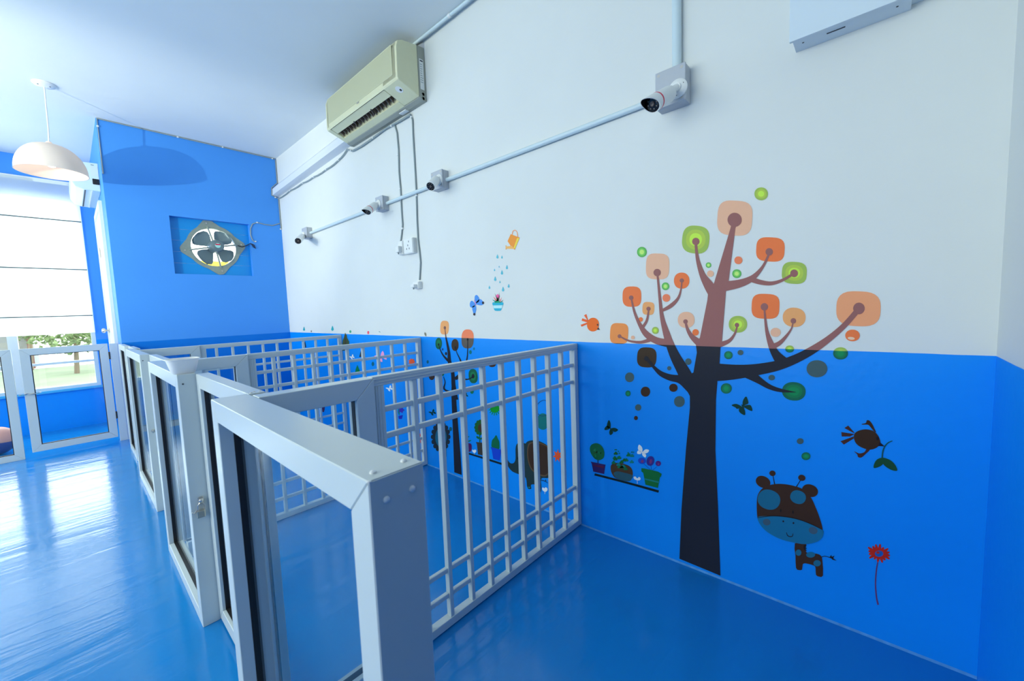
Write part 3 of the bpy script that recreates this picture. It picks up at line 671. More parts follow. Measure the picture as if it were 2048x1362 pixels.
def stroke(pts, sub=5):
    """ribbon outline from (u, v, width) centre points"""
    q = []
    n = len(pts)
    for i in range(n-1):
        p0, p1, p2, p3 = pts[max(0, i-1)], pts[i], pts[i+1], pts[min(n-1, i+2)]
        for j in range(sub):
            t = j/sub; t2, t3 = t*t, t*t*t
            q.append(tuple(.5*((2*p1[k])+(-p0[k]+p2[k])*t+(2*p0[k]-5*p1[k]+4*p2[k]-p3[k])*t2+(-p0[k]+3*p1[k]-3*p2[k]+p3[k])*t3) for k in (0, 1, 2)))
    q.append(pts[-1]); Lf, Rt = [], []
    for i, p in enumerate(q):
        a, b2 = q[max(0, i-1)], q[min(len(q)-1, i+1)]
        dx, dy = b2[0]-a[0], b2[1]-a[1]; l = math.hypot(dx, dy) or 1
        Lf.append((p[0]-dy/l*p[2]/2, p[1]+dx/l*p[2]/2)); Rt.append((p[0]+dy/l*p[2]/2, p[1]-dx/l*p[2]/2))
    return Lf+Rt[::-1]
def oval(cx, cy, rx, ry=None, n=28, p=2, rot=0, z=1):
    ry = ry or rx; o = []; c, s = math.cos(rot), math.sin(rot)
    for k in range(n):
        a = 2*math.pi*k/n; x, y = math.cos(a), math.sin(a); r = (abs(x)**p+abs(y)**p)**(-1/p)
        x, y = x*r*rx, y*r*ry; o.append((cx+x*c-y*s, cy+x*s+y*c))
    return o
def T(tr, polys): return [[(tr[0]+tr[2]*u, tr[1]+tr[2]*v) for u, v in p] for p in polys]
def flat(name, polys, m, parent=None, layer=1):
    """union of outlines given on the picture of the wall, laid on the wall itself"""
    polys = [[tuple(at(0, XW, u, v))[1:] for u, v in p] for p in polys]
    polys = [p if sum(p[i-1][0]*p[i][1]-p[i][0]*p[i-1][1] for i in range(len(p))) > 0 else p[::-1] for p in polys]
    vs, fs, base = [], [], 0
    for p in polys:
        vs += [Vector(q) for q in p]; fs.append(list(range(base, base+len(p)))); base += len(p)
    r = geometry.delaunay_2d_cdt(vs, [], fs, 1, 1e-6)
    x = XW-.0006-.0004*layer
    me = D.meshes.new(name); me.from_pydata([(x, v[0], v[1]) for v in r[0]], [], [list(f) for f, og in zip(r[2], r[5]) if og]); me.materials.append(m)
    for pl in me.polygons:
        if pl.normal.x > 0: pl.flip()
    o = D.objects.new(name, me); COL.objects.link(o)
    if parent is not None:
        o.parent = parent; rt = parent; off = Vector((0, 0, 0))
        while rt is not None: off += Vector(rt.location); rt = rt.parent
        me.transform(Matrix.Translation(-off))
    return o
def sroot(name, u, v, label, cat='wall sticker', group=None):
    p = at(0, XW, u, v); return empty(name, (XW, p.y, p.z), label, cat, group)
GREEN = ((150, 192, 95), (168, 205, 90), (185, 240, 90)); GREEND = ((18, 105, 85), (18, 125, 85), (15, 140, 90))
def disc(parent, poly_fn, kind, layer=1, hubs=True):
    """leaf or dot: kind -> colours; poly_fn(scale) -> outline"""
    K = {'tan': ((220, 185, 160), (65, 100, 115)), 'orange': ((232, 125, 75), (45, 60, 62)), 'gold': ((222, 170, 115), (50, 52, 40)), 'peach': ((238, 165, 125), (70, 95, 100)),
         'amber': ((225, 150, 88), (55, 50, 35)), 'dark': ((62, 58, 45), (58, 50, 40)), 'slate': ((66, 98, 108), (62, 96, 108)), 'brown': ((70, 45, 30), (60, 45, 35)), 'salmon': ((236, 135, 100), (85, 88, 88))}
    if kind in K:
        o = flat('leaf', [poly_fn(1)], smat(*K[kind]), parent, layer)
        return o
    g = [(GREEN[i], GREEND[i]) for i in range(3)] if kind == 'green' else [((90, 185, 95), (20, 110, 90)), ((120, 210, 110), (20, 130, 95)), ((185, 240, 130), (20, 150, 100))]
    o = flat('leaf', [poly_fn(1)], smat(*g[0]), parent, layer)
    flat('ring', [poly_fn(.72)], smat(*g[1]), o, layer+.3); flat('ring', [poly_fn(.46)], smat(*g[2]), o, layer+.6)
    return o
c1 = (1200, 360, .3231)
def leaf(parent, tr, cx, cy, rx, ry, kind, p=2.9, rot=0, layer=1):
    f = lambda s: T(tr, [oval(cx, cy, rx*s, ry*s, 36, p if s == 1 else 2.2, rot)])[0]
    return disc(parent, f, kind, layer)
tree = sroot('tree_sticker', 1400, 1130, 'big tree wall sticker with square tan, orange and green leaves reaching over the white wall', group=None)
for a in ((835, 236, 108, 108, 'tan', 3.4, .06), (593, 369, 84, 86, 'green', 2.8, .1), (1055, 430, 88, 75, 'orange', 3.3, .05), (1203, 575, 77, 68, 'green', 3.0, .05), (357, 535, 72, 80, 'tan', 3.6, .03),
          (506, 623, 48, 50, 'orange', 2.2, 0), (198, 722, 58, 63, 'orange', 3.1, 0), (300, 795, 37, 40, 'gold', 3.4, .05), (119, 950, 56, 64, 'amber', 3.8, .05), (290, 1098, 60, 62, 'dark', 3.0, .05),
          (534, 866, 52, 50, 'tan', 2.2, 0), (854, 893, 57, 52, 'green', 2.2, 0), (1025, 782, 86, 77, 'orange', 3.4, .04), (1202, 850, 71, 60, 'gold', 2.2, .08), (1600, 797, 137, 108, 'peach', 3.0, .04), (1200, 1308, 73, 57, 'green', 2.2, .1)):
    leaf(tree, c1, a[0], a[1], a[2], a[3], a[4], a[5], a[6])
TR_UP, TR_LO = (143, 102, 104), (32, 40, 56)
st = [[(594, 385, 18), (598, 440, 18), (608, 505, 24), (636, 590, 38), (672, 650, 60), (710, 710, 70)],
      [(760, 660, 62), (860, 642, 50), (930, 615, 38), (975, 578, 26), (1015, 525, 16), (1048, 455, 14)],
      [(930, 612, 34), (990, 632, 30), (1060, 640, 24), (1130, 620, 18), (1195, 582, 16)],
      [(545, 1250, 90), (520, 1190, 78), (470, 1100, 64), (437, 1025, 52), (412, 950, 42), (385, 850, 26), (372, 740, 18), (357, 590, 12)],
      [(382, 810, 16), (440, 778, 24), (485, 730, 16), (503, 670, 9), (507, 625, 9)],
      [(432, 1012, 50), (350, 994, 42), (290, 956, 38), (250, 900, 24), (215, 820, 15), (195, 735, 10)],
      [(258, 920, 18), (290, 870, 15), (303, 800, 9)],
      [(320, 985, 26), (255, 1004, 18), (180, 995, 12), (125, 968, 9)],
      [(530, 880, 12), (545, 930, 20), (575, 975, 32), (630, 1020, 52)],
      [(850, 905, 10), (835, 950, 13), (800, 995, 22), (740, 1020, 34)],
      [(700, 1188, 112), (760, 1190, 104), (850, 1187, 88), (960, 1175, 72), (1100, 1148, 62), (1220, 1103, 54), (1330, 1043, 48), (1430, 972, 38), (1520, 892, 34), (1600, 800, 34)],
      [(1135, 1135, 80), (1088, 1078, 52), (1058, 1015, 38), (1032, 930, 20), (1018, 800, 10)],
      [(1060, 1035, 34), (1110, 1010, 26), (1150, 970, 18), (1185, 920, 10), (1196, 876, 8)],
      [(920, 1195, 70), (985, 1240, 42), (1050, 1280, 30), (1120, 1302, 22), (1212, 1313, 3)]]
hubs = [(834, 247, 44), (594, 381, 23), (1048, 445, 23), (1202, 578, 24), (355, 573, 23), (507, 622, 13), (194, 729, 14), (301, 797, 13), (122, 967, 12), (530, 876, 14), (848, 898, 14), (1018, 785, 23), (1197, 872, 17), (1603, 795, 36), (288, 1105, 15)]
polys = T(c1, [stroke(s) for s in st]+[oval(h[0], h[1], h[2], h[2], 24) for h in hubs])
polys.append([(1359, 1117), (1363, 1020), (1372, 900), (1380, 815), (1380, 792), (1372, 777), (1362, 763), (1372, 752), (1387, 745), (1394, 705), (1392, 690), (1400, 675), (1415, 600), (1416, 590), (1420, 570), (1428, 567), (1461, 457), (1464, 445), (1475, 445), (1471, 457), (1457, 564), (1460, 570), (1452, 583), (1444, 683), (1441, 695), (1439, 730), (1435, 762), (1432, 800), (1431, 900), (1436, 1010), (1441, 1151)])
polys.append(stroke([(1294, 717, 7), (1307, 733, 6), (1322, 747, 10), (1341, 755, 13), (1362, 759, 18), (1392, 772, 44)]))
flat('trunk', polys, smat(TR_UP, TR_LO), tree, 3)

# dots floating around the big tree: each its own sticker
DOTS = [(998, 86, 42, 40, 'green', 'large green dot at the very top, above and right of the big tree'),
        (260, 446, 30, 32, 'green2', 'green dot high on the left of the big tree, by its tall tan leaf'),
        (672, 527, 17, 17, 'green2', 'small green dot just right of the stem of the upper green leaf'),
        (684, 580, 21, 20, 'tan', 'tan dot in the fork left of the upper trunk'),
        (857, 497, 25, 24, 'salmon', 'salmon dot right of the top trunk, above a green dot'),
        (847, 580, 28, 27, 'green2', 'green dot right of the upper trunk, below the salmon dot'),
        (406, 658, 23, 24, 'green2', 'green dot between the tall tan leaf and the round orange leaf'),
        (411, 730, 24, 24, 'salmon', 'salmon dot below the green dot beside the left branch'),
        (253, 863, 13, 14, 'orange', 'tiny orange dot between two far left twigs'),
        (343, 931, 21, 22, 'green', 'green dot above the lower left branch'),
        (204, 975, 12, 12, 'tan', 'tiny tan dot right of the lowest left amber leaf'),
        (592, 943, 20, 20, 'orange', 'orange dot left of the trunk just over the paint line'),
        (1087, 943, 32, 28, 'tan', 'tan dot between the orange leaf and the round gold leaf'),
        (1174, 1046, 27, 22, 'green', 'green dot crossing the paint line under the gold leaf'),
        (1489, 1073, 46, 38, 'green', 'large green dot on the paint line under the peach leaf'),
        (1563, 962, 45, 36, 'orange', 'glossy orange dot hanging just below the big peach leaf'),
        (1343, 1168, 64, 53, 'slate', 'largest slate oval under the right branch'),
        (795, 1084, 26, 25, 'green2', 'green dot just right of the trunk below the paint line'),
        (870, 1068, 18, 16, 'slate', 'small slate dot next to the green dot below the paint line'),
        (547, 1124, 19, 20, 'slate', 'slate dot in the wedge between trunk and left branch'),
        (429, 1165, 13, 13, 'slate', 'tiny slate dot above the lowest left twig'),
        (184, 1221, 28, 30, 'slate', 'slate dot left of the dark leaf, uppermost of the falling trail'),
        (174, 1321, 16, 18, 'green2', 'small green dot in the trail left of the trunk'),
        (282, 1310, 29, 31, 'brown', 'larger brown dot in the trail left of the trunk'),
        (455, 1286, 26, 25, 'brown', 'brown dot closest to the fork of the trunk on its left'),
        (492, 1371, 33, 34, 'slate', 'slate dot touching the left side of the trunk'),
        (237, 1408, 19, 20, 'slate', 'slate dot next to last in the falling trail'),
        (223, 1473, 12, 13, 'brown', 'tiny brown dot at the bottom of the falling trail'),
        (782, 1290, 34, 32, 'green2', 'green dot under the right branch next to the trunk'),
        (1063, 1223, 20, 17, 'slate', 'small slate dot between the right branch and its drooping twig'),
        (1240, 1616, 21, 18, 'slate', 'small slate dot high above the giraffe'),
        (1275, 1709, 28, 24, 'green2', 'green dot just above the giraffe horns')]
def rename_leaf(o, nm): o.name = nm
for (cx, cy, rx, ry, kd, lb_) in DOTS:
    if cy > 1600:
        cx, cy = {1240: (1239.6, 1616), 1275: (1275, 1709)}[cx]
    f = lambda s, cx=cx, cy=cy, rx=rx, ry=ry: T(c1, [oval(cx, cy, rx*s, ry*s, 26, 2.1)])[0]
    o = disc(None, f, kd, 2); o.name = 'dot_sticker'; tag(o, lb_, 'wall sticker', 'dots around the big tree')
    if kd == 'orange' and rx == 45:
        flat('painted_sheen', [T(c1, [oval(cx-8, cy+18, 22, 9, 16, 2, .1)])[0]], smat((250, 205, 180)), o, 3)  # pale oval: a highlight painted onto the dot as colour

# butterflies
BW = [[(245, 395), (248, 330), (280, 285), (300, 320), (305, 360), (268, 378)], [(240, 398), (180, 365), (125, 378), (165, 402), (185, 418), (225, 408)],
      [(240, 400), (205, 420), (215, 458), (268, 486), (270, 440), (252, 405)], [(258, 386), (320, 375), (342, 400), (348, 441), (300, 425), (265, 402)]]
def butterfly(px, py, wings, tr, m, label, bodym=None, body=None):
    r = sroot('butterfly_sticker', px, py, label)
    for w_ in T(tr, wings): flat('wing', [loop(w_, 3)], m, r, 2)
    flat('body', T(tr, [stroke(body)]), bodym or m, r, 3)
    return r
M_dg = smat((12, 62, 55)); M_wht = smat((225, 245, 255)); M_bb = smat((75, 150, 240))
BB = [(232, 370, 5), (247, 393, 14), (262, 412, 6)]
butterfly(1485, 812, BW, (1440, 740, .18555), M_dg, 'dark green butterfly right of the big trunk, under its drooping twig', None, BB)
cp = (1160, 830, .12483)
butterfly(1221, 856, [[(485, 205), (440, 200), (435, 150), (460, 82), (485, 110), (494, 160)], [(480, 212), (455, 178), (425, 175), (395, 215), (400, 238), (440, 235)], [(498, 215), (560, 205), (612, 238), (560, 272), (515, 245)], [(490, 225), (530, 265), (522, 300), (487, 320), (470, 280)]], cp, M_dg,
          'dark green butterfly above the potted topiary sticker', None, [(480, 190, 6), (490, 218, 14), (494, 245, 6)])
butterfly(1285, 903, [[(995, 590), (950, 575), (930, 535), (945, 475), (985, 500), (1004, 545)], [(985, 590), (935, 568), (915, 600), (928, 622), (975, 622)], [(1008, 592), (1050, 550), (1108, 560), (1085, 602), (1025, 618)], [(1000, 612), (1045, 620), (1062, 640), (1050, 680), (1005, 648)]], cp, M_wht,
          'white butterfly above the flower pots left of the trunk', None, [(985, 570, 8), (1002, 600, 20), (1015, 625, 10)])
r = butterfly(951, 605, [[(158, 865), (155, 805), (175, 785), (200, 812), (202, 850), (172, 872)], [(165, 870), (212, 828), (250, 868), (232, 892), (190, 890)], [(155, 872), (125, 845), (105, 872), (112, 915), (155, 908)], [(130, 908), (165, 898), (172, 940), (152, 998), (134, 950)]], (920, 440, .19084), M_bb,
          'bright blue butterfly on the white wall left of the watered pot', smat((175, 140, 225)), [(152, 835, 6), (162, 868, 12), (168, 895, 6)])
for u, v in ((966.5, 605.5), (949, 628.5)): flat('wing_tip', [oval(u, v, 2.2, 2.6, 12)], smat((50, 50, 60)), r, 4)
def mini(px, py, k, m, label): butterfly(px, py, BW, (px-245*k, py-395*k, k), m, label, None, BB)
mini(779, 777, .062, M_wht, 'small white butterfly seen through the top left cell of the nearest barred panel')
mini(865, 825, .066, M_dg, 'small dark butterfly above the lion sticker')
mini(931, 791, .05, M_dg, 'tiny dark butterfly right of the small tree trunk')
mini(704, 714, .05, M_wht, 'tiny white butterfly seen through the middle barred panel')
mini(762, 714, .11, smat((245, 160, 215)), 'pink butterfly seen through the middle barred panel')

# orange bird on the white wall
c4 = (920, 440, .19084)
bd = sroot('bird_sticker', 1186, 650, 'orange bird sticker on the white wall above the end of the fence')
M_or = smat((232, 115, 50))
flat('body', T(c4, [oval(1395, 1096, 63, 72, 30, 2.1, .1)]), M_or, bd, 2)
for p in ([(1345, 1060), (1300, 1000), (1325, 985), (1345, 1050)], [(1340, 1075), (1275, 1055), (1282, 1030), (1345, 1050)], [(1345, 1070), (1265, 1098), (1275, 1118), (1350, 1085)]):
    flat('tail_feather', T(c4, [p]), smat((225, 105, 60)), bd, 1)
flat('beak', T(c4, [[(1450, 1125), (1468, 1152), (1437, 1148)]]), smat((60, 50, 65)), bd, 3)
flat('eye', T(c4, [oval(1444, 1098, 8, 10, 14)]), smat((70, 60, 70)), bd, 3)
# watering can, drops, pot
wc = sroot('watering_can_sticker', 1027, 480, 'orange watering can sticker pouring drops on the white wall')
flat('can_body', T(c4, [[(533, 148), (628, 185), (575, 312), (548, 296), (500, 222)]]), smat((238, 155, 70)), wc, 2)
flat('can_side', T(c4, [[(600, 190), (625, 188), (580, 300), (562, 296)]]), smat((250, 215, 90)), wc, 3)
flat('spout', T(c4, [[(545, 270), (490, 278), (488, 265), (480, 265), (480, 310), (490, 310), (492, 300), (570, 305)]]), smat((240, 185, 115)), wc, 2.5)
flat('handle', T(c4, [stroke([(548, 155, 8), (556, 120, 8), (578, 108, 8), (600, 130, 8), (606, 178, 8)])]), smat((225, 165, 120)), wc, 3)
def drop(cx, cy, s): return loop([(cx, cy-s*1.25), (cx+s*.35, cy-s*.3), (cx+s*.55, cy+s*.45), (cx, cy+s), (cx-s*.55, cy+s*.45), (cx-s*.35, cy-s*.3)], 3)
DR = [(393, 385, 20, 'topmost left drop below the watering can'), (441, 390, 15, 'topmost right drop below the watering can'), (411, 490, 9, 'tiniest drop in the shower from the can'), (493, 497, 20, 'light drop, second down at the right edge of the shower'),
      (363, 524, 12, 'small drop at the left, above the middle of the shower'), (441, 552, 22, 'big drop in the centre of the shower'), (370, 618, 22, 'big drop at the left, below the middle of the shower'), (420, 650, 12, 'small drop above the flower tips'),
      (310, 707, 16, 'lowest left drop, above the blue butterfly'), (511, 692, 18, 'lowest right drop of the shower'), (452, 727, 23, 'big drop right over the striped pot')]
for (x, y, s, l_) in DR:
    o = flat('water_drop_sticker', T(c4, [drop(x, y, s)]), smat((85, 190, 220)), None, 2); tag(o, l_, 'wall sticker', 'water drops under the watering can')
pt = sroot('flower_pot_sticker', 995, 620, 'small blue striped pot of pink flowers on the white wall')
flat('pot', T(c4, [loop([(345, 862), (452, 862), (448, 900), (432, 945), (415, 952), (375, 952), (360, 940), (348, 900)], 2)]), smat((45, 180, 220)), pt, 2)
flat('stripe', T(c4, [[(349, 895), (449, 893), (443, 925), (356, 925)]]), smat((175, 235, 250)), pt, 3)
for p, c in (([(370, 862), (340, 835), (352, 838), (378, 850)], (25, 150, 150)), ([(378, 855), (350, 800), (392, 845)], (225, 120, 130)), ([(392, 860), (366, 765), (402, 840)], (90, 120, 110)), ([(400, 850), (378, 792), (396, 775), (418, 795)], (230, 105, 170)), ([(402, 850), (415, 755), (412, 845)], (110, 140, 120)), ([(412, 858), (440, 805), (428, 850)], (225, 125, 130)), ([(420, 862), (458, 835), (436, 862)], (60, 120, 110)), ([(360, 868), (395, 830), (430, 868)], (40, 170, 130)), ([(388, 840), (398, 805), (408, 835)], (245, 220, 120))):
    flat('petal', T(c4, [p]), smat(c), pt, 4)
# brown bird with a sprig, right of the tree
c3 = (1440, 740, .18555)
bd = sroot('bird_sticker', 1735, 880, 'dark brown bird sticker carrying a green sprig in its beak')
M_bd = smat((58, 42, 30))
flat('body', T(c3, [loop([(1448, 690), (1490, 655), (1570, 638), (1650, 655), (1700, 700), (1722, 745), (1728, 790), (1690, 835), (1620, 858), (1540, 840), (1475, 800), (1446, 745)], 3)]), M_bd, bd, 2)
for p in ([(1445, 680), (1340, 625), (1382, 598), (1452, 678)], [(1452, 690), (1308, 668), (1312, 716), (1400, 716)], [(1440, 715), (1298, 768), (1335, 803), (1442, 738)]): flat('tail_feather', T(c3, [p]), smat((70, 44, 40)), bd, 1)
flat('wing', T(c3, [loop([(1650, 650), (1610, 600), (1585, 588), (1530, 588), (1532, 580), (1572, 570), (1583, 542), (1610, 545), (1640, 580), (1665, 630), (1682, 672)], 3)]), M_bd, bd, 1)
flat('wing', T(c3, [loop([(1580, 850), (1555, 885), (1500, 898), (1445, 875), (1478, 908), (1490, 938), (1525, 942), (1570, 905), (1615, 860)], 3)]), smat((70, 44, 40)), bd, 1)
flat('beak', T(c3, [[(1722, 775), (1775, 822), (1705, 818)]]), smat((25, 25, 50)), bd, 3)
flat('eye', T(c3, [oval(1697, 738, 14, 20, 16)]), smat((22, 22, 36)), bd, 3)
M_spr = smat((22, 78, 52))
flat('sprig_stem', T(c3, [stroke([(1858, 762, 10), (1810, 785, 13), (1775, 825, 15), (1755, 880, 17), (1748, 945, 16)])]), smat((15, 85, 95)), bd, 2)
flat('sprig_leaf', T(c3, [loop([(1748, 945), (1700, 958), (1668, 995), (1655, 1052), (1700, 1048), (1750, 1020), (1775, 975)], 3)]), M_spr, bd, 2)
flat('sprig_leaf', T(c3, [loop([(1745, 945), (1820, 962), (1880, 1010), (1912, 1080), (1860, 1080), (1800, 1050), (1758, 1010)], 3)]), M_spr, bd, 3)

# giraffe
cg = (1480, 860, .26432)
gi = sroot('giraffe_sticker', 1585, 1080, 'brown cartoon giraffe sticker with a big head, low on the blue wall')
M_gb = smat((64, 46, 36)); M_gt = smat((28, 112, 150)); M_gd = smat((32, 32, 34))
for p in ([(262, 410), (250, 345)], [(425, 432), (462, 372)]):
    flat('horn', T(cg, [stroke([(p[0][0], p[0][1], 7), ((p[0][0]+p[1][0])/2, (p[0][1]+p[1][1])/2, 6), (p[1][0], p[1][1], 6)])]), M_gd, gi, 1)
for x, y, rx, ry in ((246, 327, 24, 21), (468, 361, 28, 23)): flat('horn_tip', T(cg, [oval(x, y, rx, ry, 24, 2, .3)]), M_gb, gi, 2)
flat('ear', T(cg, [oval(175, 392, 57, 43, 28, 2.1, .45)]), M_gb, gi, 2)
flat('ear', T(cg, [oval(530, 458, 62, 46, 28, 2.1, .35)]), M_gb, gi, 2)
flat('head', T(cg, [loop([(128, 540), (140, 480), (178, 435), (250, 410), (330, 408), (420, 425), (490, 455), (540, 515), (575, 590), (605, 670), (626, 755), (610, 815), (560, 850), (490, 862), (420, 852), (320, 828), (230, 785), (165, 725), (133, 665)], 4)]), M_gb, gi, 3)
flat('muzzle', T(cg, [loop([(133, 662), (180, 650), (250, 648), (350, 655), (450, 676), (540, 710), (626, 754), (630, 790), (612, 825), (565, 850), (490, 862), (420, 852), (320, 828), (230, 785), (165, 730)], 3)]), smat((24, 118, 165)), gi, 4)
flat('muzzle_line', T(cg, [stroke([(133, 662, 4), (240, 648, 6), (350, 655, 6), (450, 676, 6), (540, 710, 6), (624, 752, 4)])]), M_gd, gi, 5)
for x, y, rx, ry in ((220, 525, 86, 74), (440, 506, 60, 50)): flat('eye_patch', T(cg, [oval(x, y, rx, ry, 36, 2.2, .35)]), M_gt, gi, 5)
for x, y in ((309, 607), (401, 619)): flat('eye', T(cg, [oval(x, y, 6, 13, 14)]), M_gd, gi, 5)
for x, y in ((328, 689), (405, 702)): flat('nostril', T(cg, [oval(x, y, 7, 7, 12)]), M_gd, gi, 5)
for x, y, rx, ry in ((203, 695, 29, 25), (554, 758, 34, 27)): flat('cheek', T(cg, [oval(x, y, rx, ry, 24, 2, .3)]), smat((62, 98, 122)), gi, 5)
flat('mouth', T(cg, [stroke([(352, 772, 4), (360, 795, 6), (378, 804, 6), (397, 800, 6), (402, 780, 4)])]), M_gd, gi, 5)
flat('body', T(cg, [loop([(416, 855), (500, 862), (498, 880), (502, 925), (580, 935), (612, 950), (624, 990), (628, 1100), (600, 1108), (575, 1095), (572, 1045), (560, 1025), (500, 1008), (475, 1015), (470, 1055), (445, 1058), (424, 1042), (420, 950)], 2)]), M_gb, gi, 2)
for x, y, rx, ry in ((443, 926, 22, 24), (535, 942, 34, 22), (584, 1006, 28, 24)): flat('spot', T(cg, [oval(x, y, rx, ry, 22)]), M_gt, gi, 4)
flat('tail', T(cg, [stroke([(612, 962, 5), (640, 954, 5), (670, 960, 5), (690, 966, 8)]), [(680, 958), (690, 944), (695, 958), (716, 950), (705, 968), (732, 988), (700, 980)]]), M_gd, gi, 2)
flat('mane', T(cg, [[(490, 862), (502, 880), (490, 882), (508, 895), (492, 897), (507, 912), (488, 910), (480, 880)]]), M_gd, gi, 4)
# red flower at the right
cf = (1660, 1050, .13219)
rf = sroot('flower_sticker', 1757, 1108, 'red daisy sticker on a thin stem, right of the giraffe')
pet = []
for k in range(16):
    a = 2*math.pi*k/16+.1; ln = (1.0+.12*math.sin(k*2.3))
    ex, ey = 740+170*ln*math.cos(a)*.98, 425+132*ln*math.sin(a)+40*math.cos(a)*.6
    pet.append(stroke([(740+50*math.cos(a), 425+45*math.sin(a), 26), ((740+ex)/2+20*math.cos(a), (425+ey)/2, 46), (ex, ey, 20)]))
pet.append(oval(742, 428, 100, 84, 30))
flat('petals', T(cf, pet), smat((190, 42, 30)), rf, 2)
flat('flower_heart', T(cf, [oval(742, 430, 64, 48, 26)]), smat((20, 95, 190)), rf, 3)
flat('flower_centre', T(cf, [oval(725, 412, 26, 20, 16)]), smat((170, 50, 50)), rf, 4)
flat('stem', T(cf, [stroke([(722, 560, 18), (700, 700, 20), (688, 900, 20), (705, 1100, 22), (728, 1205, 26)])]), smat((90, 55, 115)), rf, 1)

# shelf with three plants, left of the trunk
cp = (1160, 830, .12483)
sh = sroot('shelf_sticker', 1253, 965, 'printed plant shelf with topiary, clover bowl and green pot, left of the big trunk')
flat('board', T(cp, [stroke([(235, 950, 34), (740, 1080, 34), (1262, 1225, 38)])]), smat((14, 36, 42)), sh, 2)
flat('pot', T(cp, [[(172, 745), (412, 795), (405, 825), (388, 945), (215, 905), (190, 780)]]), smat((50, 36, 105)), sh, 2)
flat('pot_band', T(cp, [[(215, 788), (385, 822), (380, 850), (222, 815)]]), smat((90, 38, 70)), sh, 3)
flat('stem', T(cp, [stroke([(288, 700, 14), (290, 775, 14)])]), smat((20, 50, 100)), sh, 1)
flat('topiary', T(cp, [loop([(180, 480), (250, 450), (320, 470), (375, 535), (393, 620), (375, 690), (310, 722), (240, 700), (180, 620), (160, 545)], 3)]), smat((20, 108, 70)), sh, 3)
random.seed(7)
for k in range(14):
    a = random.uniform(0, 6.28); q = random.uniform(0, .8)
    flat('topiary_leaf', T(cp, [oval(277+95*q*math.cos(a), 585+115*q*math.sin(a), 14, 10, 10, 2, a)]), smat(random.choice([(35, 150, 90), (60, 160, 130), (60, 80, 40)])), sh, 4)
flat('bowl', T(cp, [loop([(510, 790), (600, 765), (760, 800), (830, 860), (848, 950), (820, 1040), (770, 1058), (660, 1040), (560, 1000), (510, 930), (492, 850)], 3)]), smat((78, 62, 45)), sh, 2)
flat('bowl_base', T(cp, [loop([(545, 930), (600, 900), (700, 920), (845, 965), (815, 1042), (770, 1055), (660, 1038), (575, 1000)], 3)]), smat((45, 95, 115)), sh, 3)
for k in range(26):
    x = random.uniform(520, 850); y = random.uniform(600, 850) + (.18*(x-520)) - 20
    if k > 17: y = random.uniform(540, 640); x = random.uniform(470, 880)
    s = 24 if k <= 17 else 9
    flat('clover_leaf', T(cp, [oval(x-s*.6, y, s*.8, s*.7, 10), oval(x+s*.6, y, s*.8, s*.7, 10), oval(x, y-s*.7, s*.7, s*.8, 10)]), smat(random.choice([(20, 105, 50), (15, 120, 80), (15, 130, 130)])), sh, 4+.1*(k % 3))
flat('pot', T(cp, [[(985, 850), (1035, 855), (1250, 905), (1310, 940), (1300, 985), (1282, 995), (1250, 1168), (1050, 1115), (1015, 925), (985, 900)]]), smat((18, 115, 62)), sh, 2)
flat('pot_band', T(cp, [[(1035, 1010), (1275, 1065), (1268, 1090), (1040, 1035)]]), smat((30, 135, 130)), sh, 3)
for x, y, rx, ry, c in ((995, 732, 62, 50, (28, 75, 200)), (1130, 735, 62, 78, (52, 50, 145)), (1255, 775, 44, 42, (75, 40, 135))):
    flat('flower_stem', T(cp, [stroke([(x+(1150-x)*.2, y+50, 5), (1150, 895, 5)])]), smat((20, 60, 150)), sh, 1)
    b_ = flat('bloom', T(cp, [oval(x, y, rx, ry, 24, 2.1, .2)]), smat(c), sh, 3)
    flat('bloom_heart', T(cp, [oval(x+6, y+8, rx*.35, ry*.5, 16, 2, .2)]), smat((115, 60, 130)), b_, 4)
flat('heart_sprout', T(cp, [loop([(920, 1045), (870, 1025), (862, 990), (895, 985), (920, 1015), (945, 990), (972, 1005), (965, 1040)], 2), stroke([(920, 1040, 7), (922, 1100, 7)])]), M_wht, sh, 3)

# second, smaller tree behind the bars
c5 = (820, 640, .11749)
t2 = sroot('tree_sticker', 915, 945, 'smaller tree wall sticker seen behind the bars of the nearest barred panel')
for a in ((590, 130, 73, 118, 'gold', 3.2, .05), (490, 400, 55, 98, 'g', 2.2, 0), (768, 425, 61, 102, 'dark', 2.2, 0), (982, 322, 104, 162, 'salmon', 2.7, .03), (1076, 955, 76, 122, 'g', 2.4, -.1), (372, 950, 50, 72, 'brown', 2.2, 0), (1400, 740, 66, 62, 'brown', 2.2, 0), (545, 905, 40, 48, 'g', 2.2, 0)):
    f = lambda s, a=a: T(c5, [oval(a[0], a[1], a[2]*s, a[3]*s, 30, a[5], a[6])])[0]
    if a[4] == 'g':
        o = flat('leaf', [f(1)], smat((22, 98, 72)), t2, 1); flat('ring', [f(.6)], smat((30, 125, 80)), o, 1.4)
    else: disc(t2, f, a[4])
s2 = [[(595, 135, 14), (603, 200, 14), (615, 300, 22), (640, 420, 34), (665, 560, 44), (672, 700, 60), (712, 800, 54), (735, 960, 62), (742, 1100, 68), (760, 1250, 80), (780, 1360, 88)],
      [(490, 415, 10), (515, 500, 14), (560, 590, 22), (610, 650, 34), (660, 700, 40)],
      [(775, 465, 8), (800, 560, 12), (845, 650, 18), (880, 740, 28), (905, 830, 40), (850, 930, 50), (780, 1000, 60)],
      [(985, 325, 10), (985, 470, 13), (975, 640, 20), (940, 790, 34), (895, 880, 44)],
      [(1075, 960, 22), (1020, 1000, 18), (940, 1010, 26), (840, 985, 34), (770, 1000, 40)],
      [(570, 960, 8), (600, 1060, 16), (580, 1160, 26), (640, 1210, 30), (740, 1230, 40)]]
